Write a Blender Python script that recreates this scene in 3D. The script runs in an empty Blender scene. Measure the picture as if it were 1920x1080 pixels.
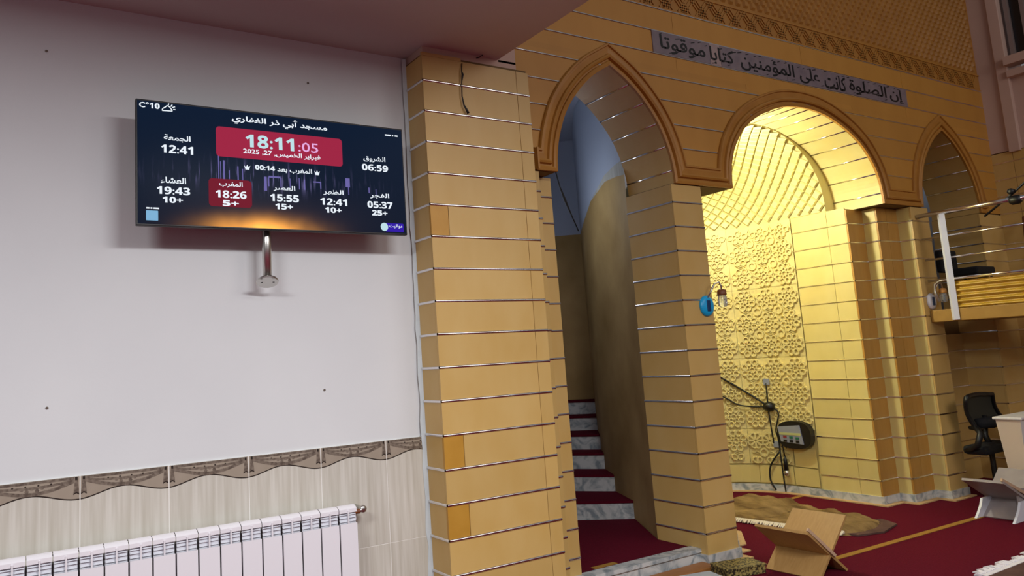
import bpy, bmesh, math, random
from mathutils import Vector, Matrix
random.seed(7)
S = bpy.context.scene
C = S.collection
PI = math.pi

# ------------------------------------------------------------------ camera, world, lights, exposure
cam = bpy.data.objects.new('camera', bpy.data.cameras.new('camera')); C.objects.link(cam)
r_ = Vector((0.863712, -0.500620, -0.058147)); u_ = Vector((-0.016851, -0.143995, 0.989435)); f_ = Vector((0.503704, 0.853607, 0.132806))
m = Matrix((r_, u_, -f_)).transposed().to_4x4(); m.translation = (0, 0, 1.69); cam.matrix_world = m
cam.data.sensor_width = 36; cam.data.sensor_fit = 'HORIZONTAL'
cam.data.lens = 1412.094 / 1920 * 36
cam.data.shift_x = 137.549 / 1920; cam.data.shift_y = -52.653 / 1920
cam.data.clip_start = .05; cam.data.clip_end = 100
S.camera = cam
S.view_settings.view_transform = 'Standard'; S.view_settings.look = 'None'
S.view_settings.gamma = 1; S.view_settings.use_curve_mapping = False
S.view_settings.exposure = 0.0
w = bpy.data.worlds.new('world'); S.world = w; w.use_nodes = True
w.node_tree.nodes['Background'].inputs[0].default_value = (.80, .78, .82, 1)
w.node_tree.nodes['Background'].inputs[1].default_value = .20


def area(name, loc, target, sx, sy, power, col):
    d = bpy.data.lights.new(name, 'AREA'); d.shape = 'RECTANGLE'; d.size = sx; d.size_y = sy; d.energy = power; d.color = col
    o = bpy.data.objects.new(name, d); C.objects.link(o); o.location = loc
    o.rotation_euler = (Vector(target) - Vector(loc)).to_track_quat('-Z', 'Y').to_euler()
    return o


def point(name, loc, power, col, rad=.05):
    d = bpy.data.lights.new(name, 'POINT'); d.energy = power; d.color = col; d.shadow_soft_size = rad
    o = bpy.data.objects.new(name, d); C.objects.link(o); o.location = loc
    return o


area('slab_lamp', (1.9, .3, 3.66), (1.9, .3, 0), 1.4, .7, 210, (.98, .98, 1))
area('slab_lamp_left', (-1.6, .4, 3.66), (-1.6, .4, 0), 1.4, .7, 190, (.98, .98, 1))
area('hall_lights', (6.6, -3.6, 5.2), (6.8, 4.2, 2.2), 4, 2.6, 135, (1, .90, .84))
point('niche_lamp', (6.05, 5.0, 3.58), 165, (.97, 1, .86), .10)
point('stairwell_lamp', (4.55, 5.85, 3.15), 10, (.78, .87, 1), .15)
point('doorway_fill', (9.75, 5.25, 3.95), 4, (.62, .78, 1), .1)  # added unseen fill light that turns the doorway side wall blue

# ------------------------------------------------------------------ materials


def lin(h):
    h = h.lstrip('#'); o = []
    for i in (0, 2, 4):
        c = int(h[i:i + 2], 16) / 255
        o.append(c / 12.92 if c <= .04045 else ((c + .055) / 1.055) ** 2.4)
    return (*o, 1)


M = {}


def mat(name, col, rough=.6, metal=0., noise=None, bump=None, rand=0., col2=None, stretch=(1, 1, 1), spec=None):
    m = bpy.data.materials.new(name); m.use_nodes = True; nt = m.node_tree; n = nt.nodes; b = n['Principled BSDF']
    b.inputs['Roughness'].default_value = rough; b.inputs['Metallic'].default_value = metal
    if spec is not None: b.inputs['Specular IOR Level'].default_value = spec
    c = lin(col); b.inputs['Base Color'].default_value = c
    tc = n.new('ShaderNodeTexCoord'); mp = n.new('ShaderNodeMapping'); mp.inputs['Scale'].default_value = stretch
    nt.links.new(tc.outputs['Object'], mp.inputs['Vector'])
    out = None
    if noise:
        tx = n.new('ShaderNodeTexNoise'); tx.inputs['Scale'].default_value = noise[0]; tx.inputs['Detail'].default_value = 5
        nt.links.new(mp.outputs[0], tx.inputs['Vector'])
        rp = n.new('ShaderNodeValToRGB')
        rp.color_ramp.elements[0].position = .5 - noise[1]; rp.color_ramp.elements[1].position = .5 + noise[1]
        rp.color_ramp.elements[0].color = lin(col2) if col2 else tuple(x * .8 for x in c[:3]) + (1,)
        rp.color_ramp.elements[1].color = c
        nt.links.new(tx.outputs['Fac'], rp.inputs[0]); out = rp.outputs[0]
    if rand:
        oi = n.new('ShaderNodeObjectInfo'); hs = n.new('ShaderNodeHueSaturation')
        mr = n.new('ShaderNodeMapRange'); mr.inputs['To Min'].default_value = 1 - rand; mr.inputs['To Max'].default_value = 1 + rand
        nt.links.new(oi.outputs['Random'], mr.inputs['Value']); nt.links.new(mr.outputs[0], hs.inputs['Value'])
        if out: nt.links.new(out, hs.inputs['Color'])
        else: hs.inputs['Color'].default_value = c
        out = hs.outputs[0]
    if out: nt.links.new(out, b.inputs['Base Color'])
    if bump:
        tb = n.new('ShaderNodeTexNoise'); tb.inputs['Scale'].default_value = bump[0]; tb.inputs['Detail'].default_value = 4
        nt.links.new(mp.outputs[0], tb.inputs['Vector'])
        bp = n.new('ShaderNodeBump'); bp.inputs['Strength'].default_value = bump[1]; bp.inputs['Distance'].default_value = .01
        nt.links.new(tb.outputs['Fac'], bp.inputs['Height']); nt.links.new(bp.outputs[0], b.inputs['Normal'])
    M[name] = m; return m


def emit(name, col, strength):
    m = bpy.data.materials.new(name); m.use_nodes = True; b = m.node_tree.nodes['Principled BSDF']
    b.inputs['Base Color'].default_value = (0, 0, 0, 1); b.inputs['Roughness'].default_value = .5; b.inputs['Specular IOR Level'].default_value = .02
    b.inputs['Emission Color'].default_value = lin(col); b.inputs['Emission Strength'].default_value = strength
    M[name] = m; return m


mat('plaster', 'e0e3e4', .75, noise=(1.3, .3), col2='d7dadc', bump=(60, .05))
mat('ceiling_shade', 'c9c0bc', .8, noise=(.8, .3), col2='bfb5b1')  # same off-white paint as the wall, colour darkened for the shade
mat('hall_plaster', 'cdb0a2', .75, noise=(2, .3), col2='c2a496')
mat('stone', 'd0b070', .42, noise=(5, .35), col2='c6a058', rand=.05, bump=(35, .06), stretch=(1, 1, .5))
mat('stone_amber', 'c4933a', .42, noise=(7, .3), col2='b6842c', bump=(35, .06))
mat('stone_up_dim', 'c6903f', .5, noise=(4, .35), col2='b88233', rand=.05, bump=(35, .06), stretch=(1, 1, .5))  # cladding of the upper wall, its dim warm light put into the colour
mat('stone_ochre_dim', 'bd8f48', .42, noise=(7, .35), col2='ad7c33', rand=.05, bump=(35, .06), stretch=(2.5, 2.5, .3))  # amber-brown step fronts, the dimmer room light there also put into the colour
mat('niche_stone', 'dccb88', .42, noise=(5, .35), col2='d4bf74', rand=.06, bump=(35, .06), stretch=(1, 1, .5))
mat('relief', 'dccd8e', .55, noise=(9, .3), col2='d5c27c', bump=(50, .1), rand=.04)
mat('coffer', 'e2d692', .5, noise=(6, .3), col2='dbcb7c', rand=.09)
mat('joint', '6e5228', .7)
mat('moulding', 'ba8438', .5, noise=(6, .3), col2='a8722a', bump=(30, .05))
mat('carved', 'b5813a', .5, noise=(6, .35), col2='a06d2a')
mat('chrome', 'e8e4e4', .16, 1.0)
mat('steel', 'cfcdc8', .34, 1.0)
mat('carpet', '660f26', .95, noise=(70, .3), col2='4e091b', bump=(220, .5), spec=.1)
mat('carpet_gold', 'a9803f', .95, noise=(60, .3), col2='97702f', bump=(200, .4), spec=.1)
mat('carpet_cream', 'd3b183', .95, noise=(40, .3), col2='c29e6c', bump=(200, .4), spec=.1)
mat('stair_paint', 'c8a66c', .7, noise=(2, .3), col2='98773f')
mat('white_bluelit', 'aeb6c6', .7)  # white plaster with the dim bluish light put into its colour
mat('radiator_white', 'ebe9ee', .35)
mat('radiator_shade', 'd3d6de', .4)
mat('black', '0d0d10', .45)
mat('black_fabric', '101116', .85, bump=(150, .3))
mat('rubber', '141414', .55)
mat('tile', 'd6d3c9', .25, noise=(9, .22), col2='bdb8aa', stretch=(4.5, 1, .22), rand=.02)
mat('tile_taupe', 'a69a8a', .3, noise=(14, .3), col2='9b8f80')
mat('tile_brown', '5c5047', .3, noise=(60, .15), col2='85796c')
mat('tile_dark', '2f2823', .3)
mat('grout', 'eceae4', .8)
mat('sealant', 'd3dada', .6, noise=(12, .3), col2='bfc9cc')
mat('plaque', '8d7f84', .3, noise=(9, .25), col2='766a72')
mat('plaque_vein', 'b39c98', .3, noise=(9, .25), col2='a08c8a')
mat('ink', '14110f', .4)
mat('wood', 'b9935a', .55, noise=(12, .3), col2='a9824a', stretch=(1, 6, 1))
mat('wood_dark', '5d4016', .6, noise=(10, .3), col2='4d340f')
mat('wood_edge', 'c9a98a', .6)
mat('board', 'a9713c', .5, noise=(10, .3), col2='98622f', stretch=(1, 4, 1))
mat('fleece', '9c8156', .95, noise=(7, .22), col2='5c4629', bump=(40, 1.0), stretch=(1, .45, 1), spec=.1)
mat('fringe', 'd9cdb6', .9)
mat('white_plastic', 'e6e9f2', .35)
mat('grey_board', 'a39a98', .5, noise=(8, .3), col2='978d8b')
mat('lectern_white', 'e2dedd', .4)
mat('lectern_side', 'd6c4b2', .5)
mat('mesh_back', '2c2a20', .8)
mat('blue_plastic', '12a5e0', .35)
mat('blue_dark', '123a66', .35)
mat('brown_cap', '7a4424', .5)
mat('gold_cap', 'c98d45', .4)
mat('grey_plastic', '8f93a0', .4)
mat('lcd', 'b9bb7c', .4)
mat('red_button', '8a2f35', .5)
mat('green_button', '1f6b50', .5)
mat('rug_brown', '6b5048', .9, noise=(8, .25), col2='4f3a36', bump=(120, .4), spec=.1)
mat('rug_white', 'e4e0e6', .9)
mat('curtain', 'c9a23c', .35, noise=(5, .3), col2='b98f2a')
mat('balcony_stone', 'a8803a', .5, noise=(4, .3), col2='98712d')
mat('patterned', 'a08f52', .6, noise=(60, .06), col2='2b2415')
mat('paper_grey', 'b9bfc0', .6)
mat('window_dark', '2e3034', .2)
mat('window_frame', '8c7c78', .5)
emit('txt_white', 'eef6ff', 1.0)
emit('txt_pink', 'f3b6ee', .9)
emit('scr_red', 'b02c4c', .8)
emit('scr_red2', '93283c', .6)
emit('scr_blue', '8cc4ec', .8)
emit('scr_purple', '3a22b8', .8)
emit('scr_cyan', 'c8ecf4', .9)
emit('scr_violet', '8f86d8', .55)


def glass():
    m = bpy.data.materials.new('glass'); m.use_nodes = True; b = m.node_tree.nodes['Principled BSDF']
    b.inputs['Base Color'].default_value = (.9, .95, .97, 1); b.inputs['Roughness'].default_value = .08
    b.inputs['Transmission Weight'].default_value = .85; M['glass'] = m


glass()


def marble():
    m = bpy.data.materials.new('marble'); m.use_nodes = True; nt = m.node_tree; n = nt.nodes; b = n['Principled BSDF']
    b.inputs['Roughness'].default_value = .25
    tc = n.new('ShaderNodeTexCoord'); tx = n.new('ShaderNodeTexNoise'); tx.inputs['Scale'].default_value = 7
    tx.inputs['Detail'].default_value = 8; tx.inputs['Distortion'].default_value = 1.6
    nt.links.new(tc.outputs['Object'], tx.inputs['Vector'])
    rp = n.new('ShaderNodeValToRGB'); e = rp.color_ramp.elements
    e[0].position = .36; e[0].color = lin('8d979c'); e[1].position = .56; e[1].color = lin('cbcdcb')
    nt.links.new(tx.outputs['Fac'], rp.inputs[0]); nt.links.new(rp.outputs[0], b.inputs['Base Color']); M['marble'] = m


marble()


def screen_mat():
    m = bpy.data.materials.new('screen'); m.use_nodes = True; nt = m.node_tree; n = nt.nodes; L = nt.links.new
    b = n['Principled BSDF']; b.inputs['Base Color'].default_value = (.004, .004, .006, 1); b.inputs['Roughness'].default_value = .22
    b.inputs['Specular IOR Level'].default_value = 0.01
    tc = n.new('ShaderNodeTexCoord'); sp = n.new('ShaderNodeSeparateXYZ'); L(tc.outputs['Object'], sp.inputs[0])
    x, z = sp.outputs['X'], sp.outputs['Z']

    def mth(op, a, bb=None):
        k = n.new('ShaderNodeMath'); k.operation = op
        for i, v in enumerate((a, bb)):
            if v is None: continue
            if isinstance(v, (int, float)): k.inputs[i].default_value = v
            else: L(v, k.inputs[i])
        return k.outputs[0]

    def gauss(v, c, s):
        d = mth('DIVIDE', mth('SUBTRACT', v, c), s); return mth('EXPONENT', mth('MULTIPLY', mth('MULTIPLY', d, d), -1))
    # screen spans x -.777..+.777, z -.335..+.335 around its centre
    nz = n.new('ShaderNodeTexNoise'); nz.inputs['Scale'].default_value = 5; L(tc.outputs['Object'], nz.inputs['Vector'])
    glow = mth('MULTIPLY', mth('MULTIPLY', gauss(x, -.13, .24), gauss(z, -.345, .065)), mth('MULTIPLY', nz.outputs['Fac'], 2.2))
    haze = mth('MULTIPLY', gauss(x, -.05, .5), gauss(z, -.28, .14))
    mp = n.new('ShaderNodeMapping'); mp.inputs['Scale'].default_value = (22, 1, 2); L(tc.outputs['Object'], mp.inputs['Vector'])
    n2 = n.new('ShaderNodeTexNoise'); n2.inputs['Scale'].default_value = 2; n2.inputs['Detail'].default_value = 3; L(mp.outputs[0], n2.inputs['Vector'])
    st = mth('MULTIPLY', mth('MAXIMUM', mth('SUBTRACT', n2.outputs['Fac'], .55), 0), 5.5)
    lights = mth('MULTIPLY', st, mth('MULTIPLY', gauss(x, -.1, .42), gauss(z, -.04, .06)))

    def cmul(col, f):
        k = n.new('ShaderNodeMix'); k.data_type = 'RGBA'; k.blend_type = 'MIX'; k.clamp_factor = False
        k.inputs['A'].default_value = (0, 0, 0, 1); k.inputs['B'].default_value = col; L(f, k.inputs['Factor']); return k.outputs['Result']

    def cadd(a, c):
        k = n.new('ShaderNodeMix'); k.data_type = 'RGBA'; k.blend_type = 'ADD'; k.inputs['Factor'].default_value = 1
        L(a, k.inputs['A']); L(c, k.inputs['B']); return k.outputs['Result']
    one = mth('ADD', mth('MULTIPLY', z, .5), .9)
    col = cadd(cadd(cmul((.0035, .0105, .028, 1), one), cmul((1.3, .52, .07, 1), glow)), cadd(cmul((.018, .010, .008, 1), haze), cmul((.22, .19, .42, 1), lights)))
    L(col, b.inputs['Emission Color']); b.inputs['Emission Strength'].default_value = 1.0
    M['screen'] = m


screen_mat()

# ------------------------------------------------------------------ mesh helpers


class MB:
    def __init__(s): s.v = []; s.f = []

    def add(s, vs, fs):
        k = len(s.v); s.v += [tuple(v) for v in vs]; s.f += [tuple(i + k for i in f) for f in fs]; return s

    def box(s, x0, x1, y0, y1, z0, z1):
        return s.add([(x0, y0, z0), (x1, y0, z0), (x1, y1, z0), (x0, y1, z0), (x0, y0, z1), (x1, y0, z1), (x1, y1, z1), (x0, y1, z1)],
                     [(0, 3, 2, 1), (4, 5, 6, 7), (0, 1, 5, 4), (1, 2, 6, 5), (2, 3, 7, 6), (3, 0, 4, 7)])

    def obox(s, P, U, N, u0, u1, d0, d1, z0, z1):
        """box on a vertical face: P start (x,y), U along, N outward, d = depth outward"""
        pts = []
        for z in (z0, z1):
            for (u, d) in ((u0, d0), (u1, d0), (u1, d1), (u0, d1)):
                pts.append((P[0] + U[0] * u + N[0] * d, P[1] + U[1] * u + N[1] * d, z))
        return s.add(pts, [(0, 3, 2, 1), (4, 5, 6, 7), (0, 1, 5, 4), (1, 2, 6, 5), (2, 3, 7, 6), (3, 0, 4, 7)])

    def prism(s, pts, dvec):
        n = len(pts); d = Vector(dvec); a = [Vector(p) for p in pts]
        s.add([tuple(p) for p in a] + [tuple(p + d) for p in a],
              [tuple(range(n))[::-1], tuple(range(n, 2 * n))] + [(i, (i + 1) % n, n + (i + 1) % n, n + i) for i in range(n)]); return s

    def tube(s, path, r, n=8, cap=True):
        P = [Vector(p) for p in path]; k = len(P); rr = r if isinstance(r, (list, tuple)) else [r] * k
        t = (P[1] - P[0]).normalized(); a = Vector((0, 0, 1)) if abs(t.z) < .9 else Vector((1, 0, 0)); nrm = t.cross(a).normalized()
        V = []; F = []
        for i in range(k):
            t = ((P[min(i + 1, k - 1)] - P[max(i - 1, 0)])).normalized()
            nrm = (nrm - t * nrm.dot(t)).normalized(); bn = t.cross(nrm)
            for j in range(n):
                q = 2 * PI * j / n; V.append(tuple(P[i] + (nrm * math.cos(q) + bn * math.sin(q)) * rr[i]))
        for i in range(k - 1):
            for j in range(n): F.append((i * n + j, i * n + (j + 1) % n, (i + 1) * n + (j + 1) % n, (i + 1) * n + j))
        if cap: F += [tuple(range(n))[::-1], tuple(range((k - 1) * n, k * n))]
        return s.add(V, F)

    def lathe(s, prof, c, n=20, axis='z'):
        V = []; F = []
        for (r, h) in prof:
            for j in range(n):
                q = 2 * PI * j / n; a, b = r * math.cos(q), r * math.sin(q)
                V.append((c[0] + a, c[1] + b, c[2] + h) if axis == 'z' else (c[0] + a, c[1] + h, c[2] + b) if axis == 'y' else (c[0] + h, c[1] + a, c[2] + b))
        for i in range(len(prof) - 1):
            for j in range(n): F.append((i * n + j, i * n + (j + 1) % n, (i + 1) * n + (j + 1) % n, (i + 1) * n + j))
        F += [tuple(range(n))[::-1], tuple(range((len(prof) - 1) * n, len(prof) * n))]
        return s.add(V, F)

    def grid(s, rows):
        n = len(rows[0]); V = [p for r in rows for p in r]
        return s.add(V, [(i * n + j, i * n + j + 1, (i + 1) * n + j + 1, (i + 1) * n + j) for i in range(len(rows) - 1) for j in range(n - 1)])

    def mesh(s, name):
        me = bpy.data.meshes.new(name); me.from_pydata(s.v, [], s.f); me.update(); return me


def obj(name, mb, m, parent=None, smooth=False, fix=True, bevel=0):
    me = mb.mesh(name) if isinstance(mb, MB) else mb
    if fix and isinstance(mb, MB):
        b = bmesh.new(); b.from_mesh(me)
        if bevel: bmesh.ops.bevel(b, geom=list(b.edges), offset=bevel, segments=2, affect='EDGES', profile=.5)
        bmesh.ops.recalc_face_normals(b, faces=b.faces); b.to_mesh(me); b.free()
    if not me.materials: me.materials.append(M[m])
    if smooth: me.polygons.foreach_set('use_smooth', [True] * len(me.polygons))
    o = bpy.data.objects.new(name, me); C.objects.link(o)
    if parent:
        o.parent = parent; q = parent
        mw = Matrix.Identity(4)
        while q: mw = q.matrix_local @ mw if q is parent else q.matrix_local @ mw; q = q.parent
        o.matrix_parent_inverse = Matrix.Translation(-parent.location) if parent.type == 'EMPTY' else Matrix.Identity(4)
    return o


def tag(o, label, cat, group=None, kind=None):
    o['label'] = label; o['category'] = cat
    if group: o['group'] = group
    if kind: o['kind'] = kind
    return o


def thing(name, loc, label, cat, group=None, kind=None):
    o = bpy.data.objects.new(name, None); C.objects.link(o); o.location = loc; o.empty_display_size = .1
    return tag(o, label, cat, group, kind)


STRIP = 0


def strip(parent, P, U, N, u0, u1, z, r=.0085):
    """half-round metal bar lying in a horizontal joint"""
    rows = []
    for a in range(6):
        q = -PI / 2 + PI * a / 5
        d, h = .001 + .006 * math.cos(q), r * math.sin(q)
        rows.append([(P[0] + U[0] * u + N[0] * d, P[1] + U[1] * u + N[1] * d, z + h) for u in (u0, u1)])
    mb = MB(); mb.grid(rows)
    return obj('metal_strip', mb, 'chrome', parent, smooth=True)


def clad(parent, P, U, N, length, zs, joints=(), mt='stone', th=.018, strips=True, amber=None, g=.004, trim=(0, 0)):
    """courses of stone panels with metal strips in the joints on one vertical face"""
    js = [0] + list(joints) + [length]
    for i in range(len(zs) - 1):
        jj = js
        if amber and i in amber: jj = [0, amber[i]] + [j for j in js[1:] if j > amber[i] + .05]
        for a, b in zip(jj[:-1], jj[1:]):
            mb = MB().obox(P, U, N, a + (g / 2 if a > 0 else trim[0] * .0195), b - (g / 2 if b < length else trim[1] * .0195), -th, 0, zs[i] + (.0075 if i else 0), zs[i + 1] - .0075)
            obj('stone_panel', mb, 'stone_amber' if (amber and i in amber and a == 0) else mt, parent)
        if strips and i: strip(parent, P, U, N, 0, length, zs[i])


# ------------------------------------------------------------------ setting
W = 4.25          # plane of the television wall and of the arcade
IMP = 3.03        # springing of the arches
fl = obj('floor', MB().box(-4, 10.6, -6, 8.6, -.2, 0), 'carpet'); tag(fl, 'maroon carpeted hall floor with gold stripes', 'floor', kind='structure')
for (a, b) in (((5.5, 3.765), (8.4, 3.70)), ((6.3, 5.30), (7.66, 5.41))):
    mb = MB(); d = Vector((b[0] - a[0], b[1] - a[1], 0)).normalized(); nn = Vector((-d.y, d.x, 0)) * .028
    mb.prism([Vector((*a, .001)) - nn, Vector((*b, .001)) - nn, Vector((*b, .001)) + nn, Vector((*a, .001)) + nn], (0, 0, .004))
    obj('carpet_stripe', mb, 'carpet_gold', fl)

SLABX = 2.935
ce = obj('ceiling', MB().box(-4, SLABX, -6, W + .3, 3.715, 4.05), 'ceiling_shade'); tag(ce, 'off-white ceiling slab over the television wall, its colour darkened for shade', 'ceiling', kind='structure')

wl = obj('wall_left', MB().box(-4, 2.34, W, W + .25, 0, 3.715), 'plaster'); tag(wl, 'off-white plaster wall behind the television and radiator', 'wall', kind='structure')
for (x, z) in ((.195, 3.42), (1.639, 3.448), (1.672, 1.56), (.215, 1.573)):
    obj('wall_plug', MB().lathe([(.0, -.004), (.007, -.004), (.006, -.001), (.005, .002)], (x, W, z), 10, 'y'), 'tile_brown', wl)

# dado tiles
TW, TH = .4215, .60
tile_me = None


def tile_parts():
    t = MB().box(.0028, TW - .0028, -.010, 0, -TH + .002, -.0015).mesh('tile'); t.materials.append(M['tile'])
    y = -.0106
    # taupe field above the wave
    wave = [(x, -.091 - .02 * math.cos(2 * PI * (x / TW)) + .004 * math.sin(2 * PI * x / TW)) for x in [.0028 + (TW - .0056) * i / 24 for i in range(25)]]
    f = MB()
    for (a, b) in zip(wave[:-1], wave[1:]): f.add([(a[0], y, a[1]), (b[0], y, b[1]), (b[0], y, -.002), (a[0], y, -.002)], [(0, 1, 2, 3)])
    field = f.mesh('border_field'); field.materials.append(M['tile_taupe'])
    l = MB()
    for (a, b) in zip(wave[:-1], wave[1:]): l.add([(a[0], y - .0004, a[1] - .0035), (b[0], y - .0004, b[1] - .0035), (b[0], y - .0004, b[1] + .0025), (a[0], y - .0004, a[1] + .0025)], [(0, 1, 2, 3)])
    line = l.mesh('wave_line'); line.materials.append(M['tile_dark'])
    d = MB(); y2 = y - .0003
    n = 16
    for k, (zt, amp, th) in enumerate(((-.003, .0, .013), (-.014, .014, .012), (-.015, .040, .017))):
        for i in range(n):
            xs = [.026 + (TW - .052) * j / n for j in (i, i + 1)]
            zz = [zt - amp * math.sin(PI * (x - .026) / (TW - .052)) for x in xs]
            d.add([(xs[0], y2 - .0001 * k, zz[0] - th), (xs[1], y2 - .0001 * k, zz[1] - th), (xs[1], y2 - .0001 * k, zz[1]), (xs[0], y2 - .0001 * k, zz[0])], [(0, 1, 2, 3)])
    for xc in (.017, TW - .017):
        d.add([(xc - .006, y2, -.004), (xc + .006, y2, -.004), (xc + .0135, y2, -.090), (xc, y2, -.082), (xc - .0135, y2, -.090)], [(0, 1, 2, 3, 4)])
    for i in range(5):
        xc = TW / 2 + (i - 2) * .022; zc = -.036 - .012 * (i % 2)
        d.add([(xc + .010 * math.cos(q), y2 - .0005, zc + .009 * math.sin(q)) for q in [2 * PI * j / 6 for j in range(6)]], [tuple(range(6))])
    swag = d.mesh('swag_print'); swag.materials.append(M['tile_brown'])
    e = MB()
    for xc in (.017, TW - .017):
        e.add([(xc - .013, y2 - .0006, -.089), (xc, y2 - .0006, -.081), (xc + .013, y2 - .0006, -.089), (xc + .012, y2 - .0006, -.082), (xc, y2 - .0006, -.075), (xc - .012, y2 - .0006, -.082)], [(0, 1, 4, 5), (1, 2, 3, 4)])
        e.add([(xc - .006, y2 - .0006, -.003), (xc + .006, y2 - .0006, -.003), (xc + .005, y2 - .0006, -.018), (xc - .005, y2 - .0006, -.018)], [(0, 1, 2, 3)])
    for i in range(4):
        xc = TW / 2 + (i - 1.5) * .055
        e.add([(xc + .005 * math.cos(q), y2 - .0006, -.024 + .004 * math.sin(q)) for q in [2 * PI * j / 5 for j in range(5)]], [tuple(range(5))])
    tas = e.mesh('tassel_print'); tas.materials.append(M['tile_dark'])
    return t, field, line, swag, tas


TM = tile_parts()


def child(name, me, parent, loc):
    o = bpy.data.objects.new(name, me); C.objects.link(o); o.parent = parent; o.location = loc; return o


obj('grout_bed', MB().box(-4, 2.325, W - .0148, W + .001, 0, 1.2285), 'grout', wl)
for c in range(8):
    x = .364 + TW * (c - 3)
    for r in range(2):
        z = 1.23 - TH * r
        if x + TW > 2.33:
            t = obj('tile', MB().box(x + .0015, 2.322, W - .016, W - .006, z - TH + .0015, z - .0015), 'tile', wl)
            if r == 0:   # the cut tile in the corner keeps the left part of the border
                pass
        else:
            t = child('tile', TM[0], wl, (x, W - .006, z))
        if r == 0:
            for nme, me in zip(('border_field', 'wave_line', 'swag_print', 'tassel_print'), TM[1:]):
                if x + TW > 2.33:
                    b = bmesh.new(); b.from_mesh(me); cut = 2.322 - x
                    bmesh.ops.bisect_plane(b, geom=list(b.verts) + list(b.edges) + list(b.faces), plane_co=(cut, 0, 0), plane_no=(1, 0, 0), clear_outer=True)
                    m2 = bpy.data.meshes.new(nme); b.to_mesh(m2); b.free(); m2.materials.append(me.materials[0])
                    o = bpy.data.objects.new(nme, m2); C.objects.link(o); o.parent = t; o.location = (x, W - .006, z)
                else: child(nme, me, t, (0, 0, 0))
# ragged sealant bead in the corner next to the pilaster
rows = []
for i in range(40):
    z = 3.70 * i / 39; wd = .012 + (.012 if z < 1.35 else .004) * (.5 + .5 * math.sin(i * 1.9)) + .008 * random.random()
    rows.append([(2.318 - wd, W - .018, z), (2.318, W - .030, z), (2.3225, W - .035, z)])
obj('sealant_bead', MB().grid(rows), 'sealant', wl, smooth=True)

# ------------------------------------------------------------------ pilaster beside the television
pz = [.0] + [.0224 + .2033 * k for k in range(1, 18)]
pil = thing('pilaster', (2.74, 4.1, 0), 'square stone-clad pilaster with chrome strips beside the television', 'pillar')
obj('plaster_core', MB().box(2.34, 3.085, 4.018, W + .2, 0, 3.715), 'hall_plaster', pil)
obj('plaster_core', MB().box(SLABX + .002, 3.085, 4.018, W + .015, 3.70, 3.95), 'hall_plaster', pil)
X0, X1, YF = 2.322, 3.170, 4.0
obj('joint_backing', MB().box(X0 + .016, X1 - .004, YF + .016, W + .1, 0, 3.665), 'joint', pil)
fz = pz + [3.652]
clad(pil, (X0, YF), (1, 0), (0, -1), X1 - X0, fz, joints=(.745,), amber={12: .13, 5: .14, 3: .15})
clad(pil, (X0, W), (0, -1), (-1, 0), W - YF, fz, mt='stone', trim=(0, 1))
o = obj('stone_panel', MB().box(X0, 2.62, YF, YF + .018, 3.646, 3.668), 'stone', pil)
cab = tag(obj('loose_wire', MB().tube([(2.623, 3.992, 3.63), (2.612, 3.985, 3.57), (2.617, 3.982, 3.55), (2.608, 3.985, 3.50), (2.603, 3.985, 3.40), (2.612, 3.983, 3.34), (2.628, 3.98, 3.31), (2.640, 3.98, 3.285)], [.004, .004, .008, .004, .004, .005, .007, .009], 8), 'rubber', None, True), 'short black wire dangling from the top of the pilaster', 'wire')
obj('wire_stub', MB().tube([(2.76, 4.017, 3.70), (2.765, 3.99, 3.695), (2.775, 3.985, 3.705), (2.79, 3.985, 3.712)], .0035, 6), 'rubber', pil)

# ------------------------------------------------------------------ arcade wall
wb = thing('wall_back', (6.8, W, 0), 'stone-clad arcade wall with two pointed arches and a round niche arch', 'wall', kind='structure')
A_P = [(.62, 3.03), (.612, 3.14), (.59, 3.26), (.55, 3.38), (.50, 3.49), (.435, 3.59), (.36, 3.68), (.27, 3.77), (.17, 3.85), (.08, 3.905), (0, 3.95)]
N_P = [(1.17, 3.03), (1.165, 3.13), (1.145, 3.25), (1.10, 3.37), (1.035, 3.47), (.94, 3.58), (.83, 3.665), (.70, 3.74), (.56, 3.80), (.38, 3.86), (.20, 3.893), (0, 3.905)]


def dens(p, k=3):
    out = []
    for i in range(len(p) - 1):
        for j in range(k):
            t = j / k; p0 = p[max(i - 1, 0)]; p1 = p[i]; p2 = p[i + 1]; p3 = p[min(i + 2, len(p) - 1)]
            out.append(tuple(.5 * (2 * p1[q] + (p2[q] - p0[q]) * t + (2 * p0[q] - 5 * p1[q] + 4 * p2[q] - p3[q]) * t * t + (3 * p1[q] - p0[q] - 3 * p2[q] + p3[q]) * t ** 3) for q in (0, 1)))
    return out + [p[-1]]


A_D, N_D = dens(A_P), dens(N_P)
ARCH = [(4.186, A_D), (6.682, N_D), (9.22, A_D)]
XL, XR, ZT, YB = 3.17, 10.34, 7.0, 4.77


def arch_pts(c, prof, off=0.):
    """left foot up over the apex to the right foot, pushed outward by off"""
    P = [(c - dx, z) for dx, z in prof] + [(c + dx, z) for dx, z in prof[::-1][1:]]
    if not off: return P
    Q = []
    n = len(P)
    for i in range(n):
        a = Vector(P[max(i - 1, 0)]); b = Vector(P[min(i + 1, n - 1)]); t = (b - a).normalized(); nn = Vector((-t.y, t.x))
        Q.append((P[i][0] + nn.x * off, P[i][1] + nn.y * off))
    Q[0] = (Q[0][0], IMP); Q[-1] = (Q[-1][0], IMP)
    mid = n // 2; k = 1.0
    if prof is A_D:
        s = (Vector(P[mid]) - Vector(P[mid - 1])).normalized(); k = 1 / max(.4, s.x)
    Q[mid] = (P[mid][0], P[mid][1] + off * k)
    return Q


poly = [(XL, IMP)]
for c, p in ARCH: poly += arch_pts(c, p, .014)
poly += [(XR, IMP), (XR, ZT), (XL, ZT)]


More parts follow.
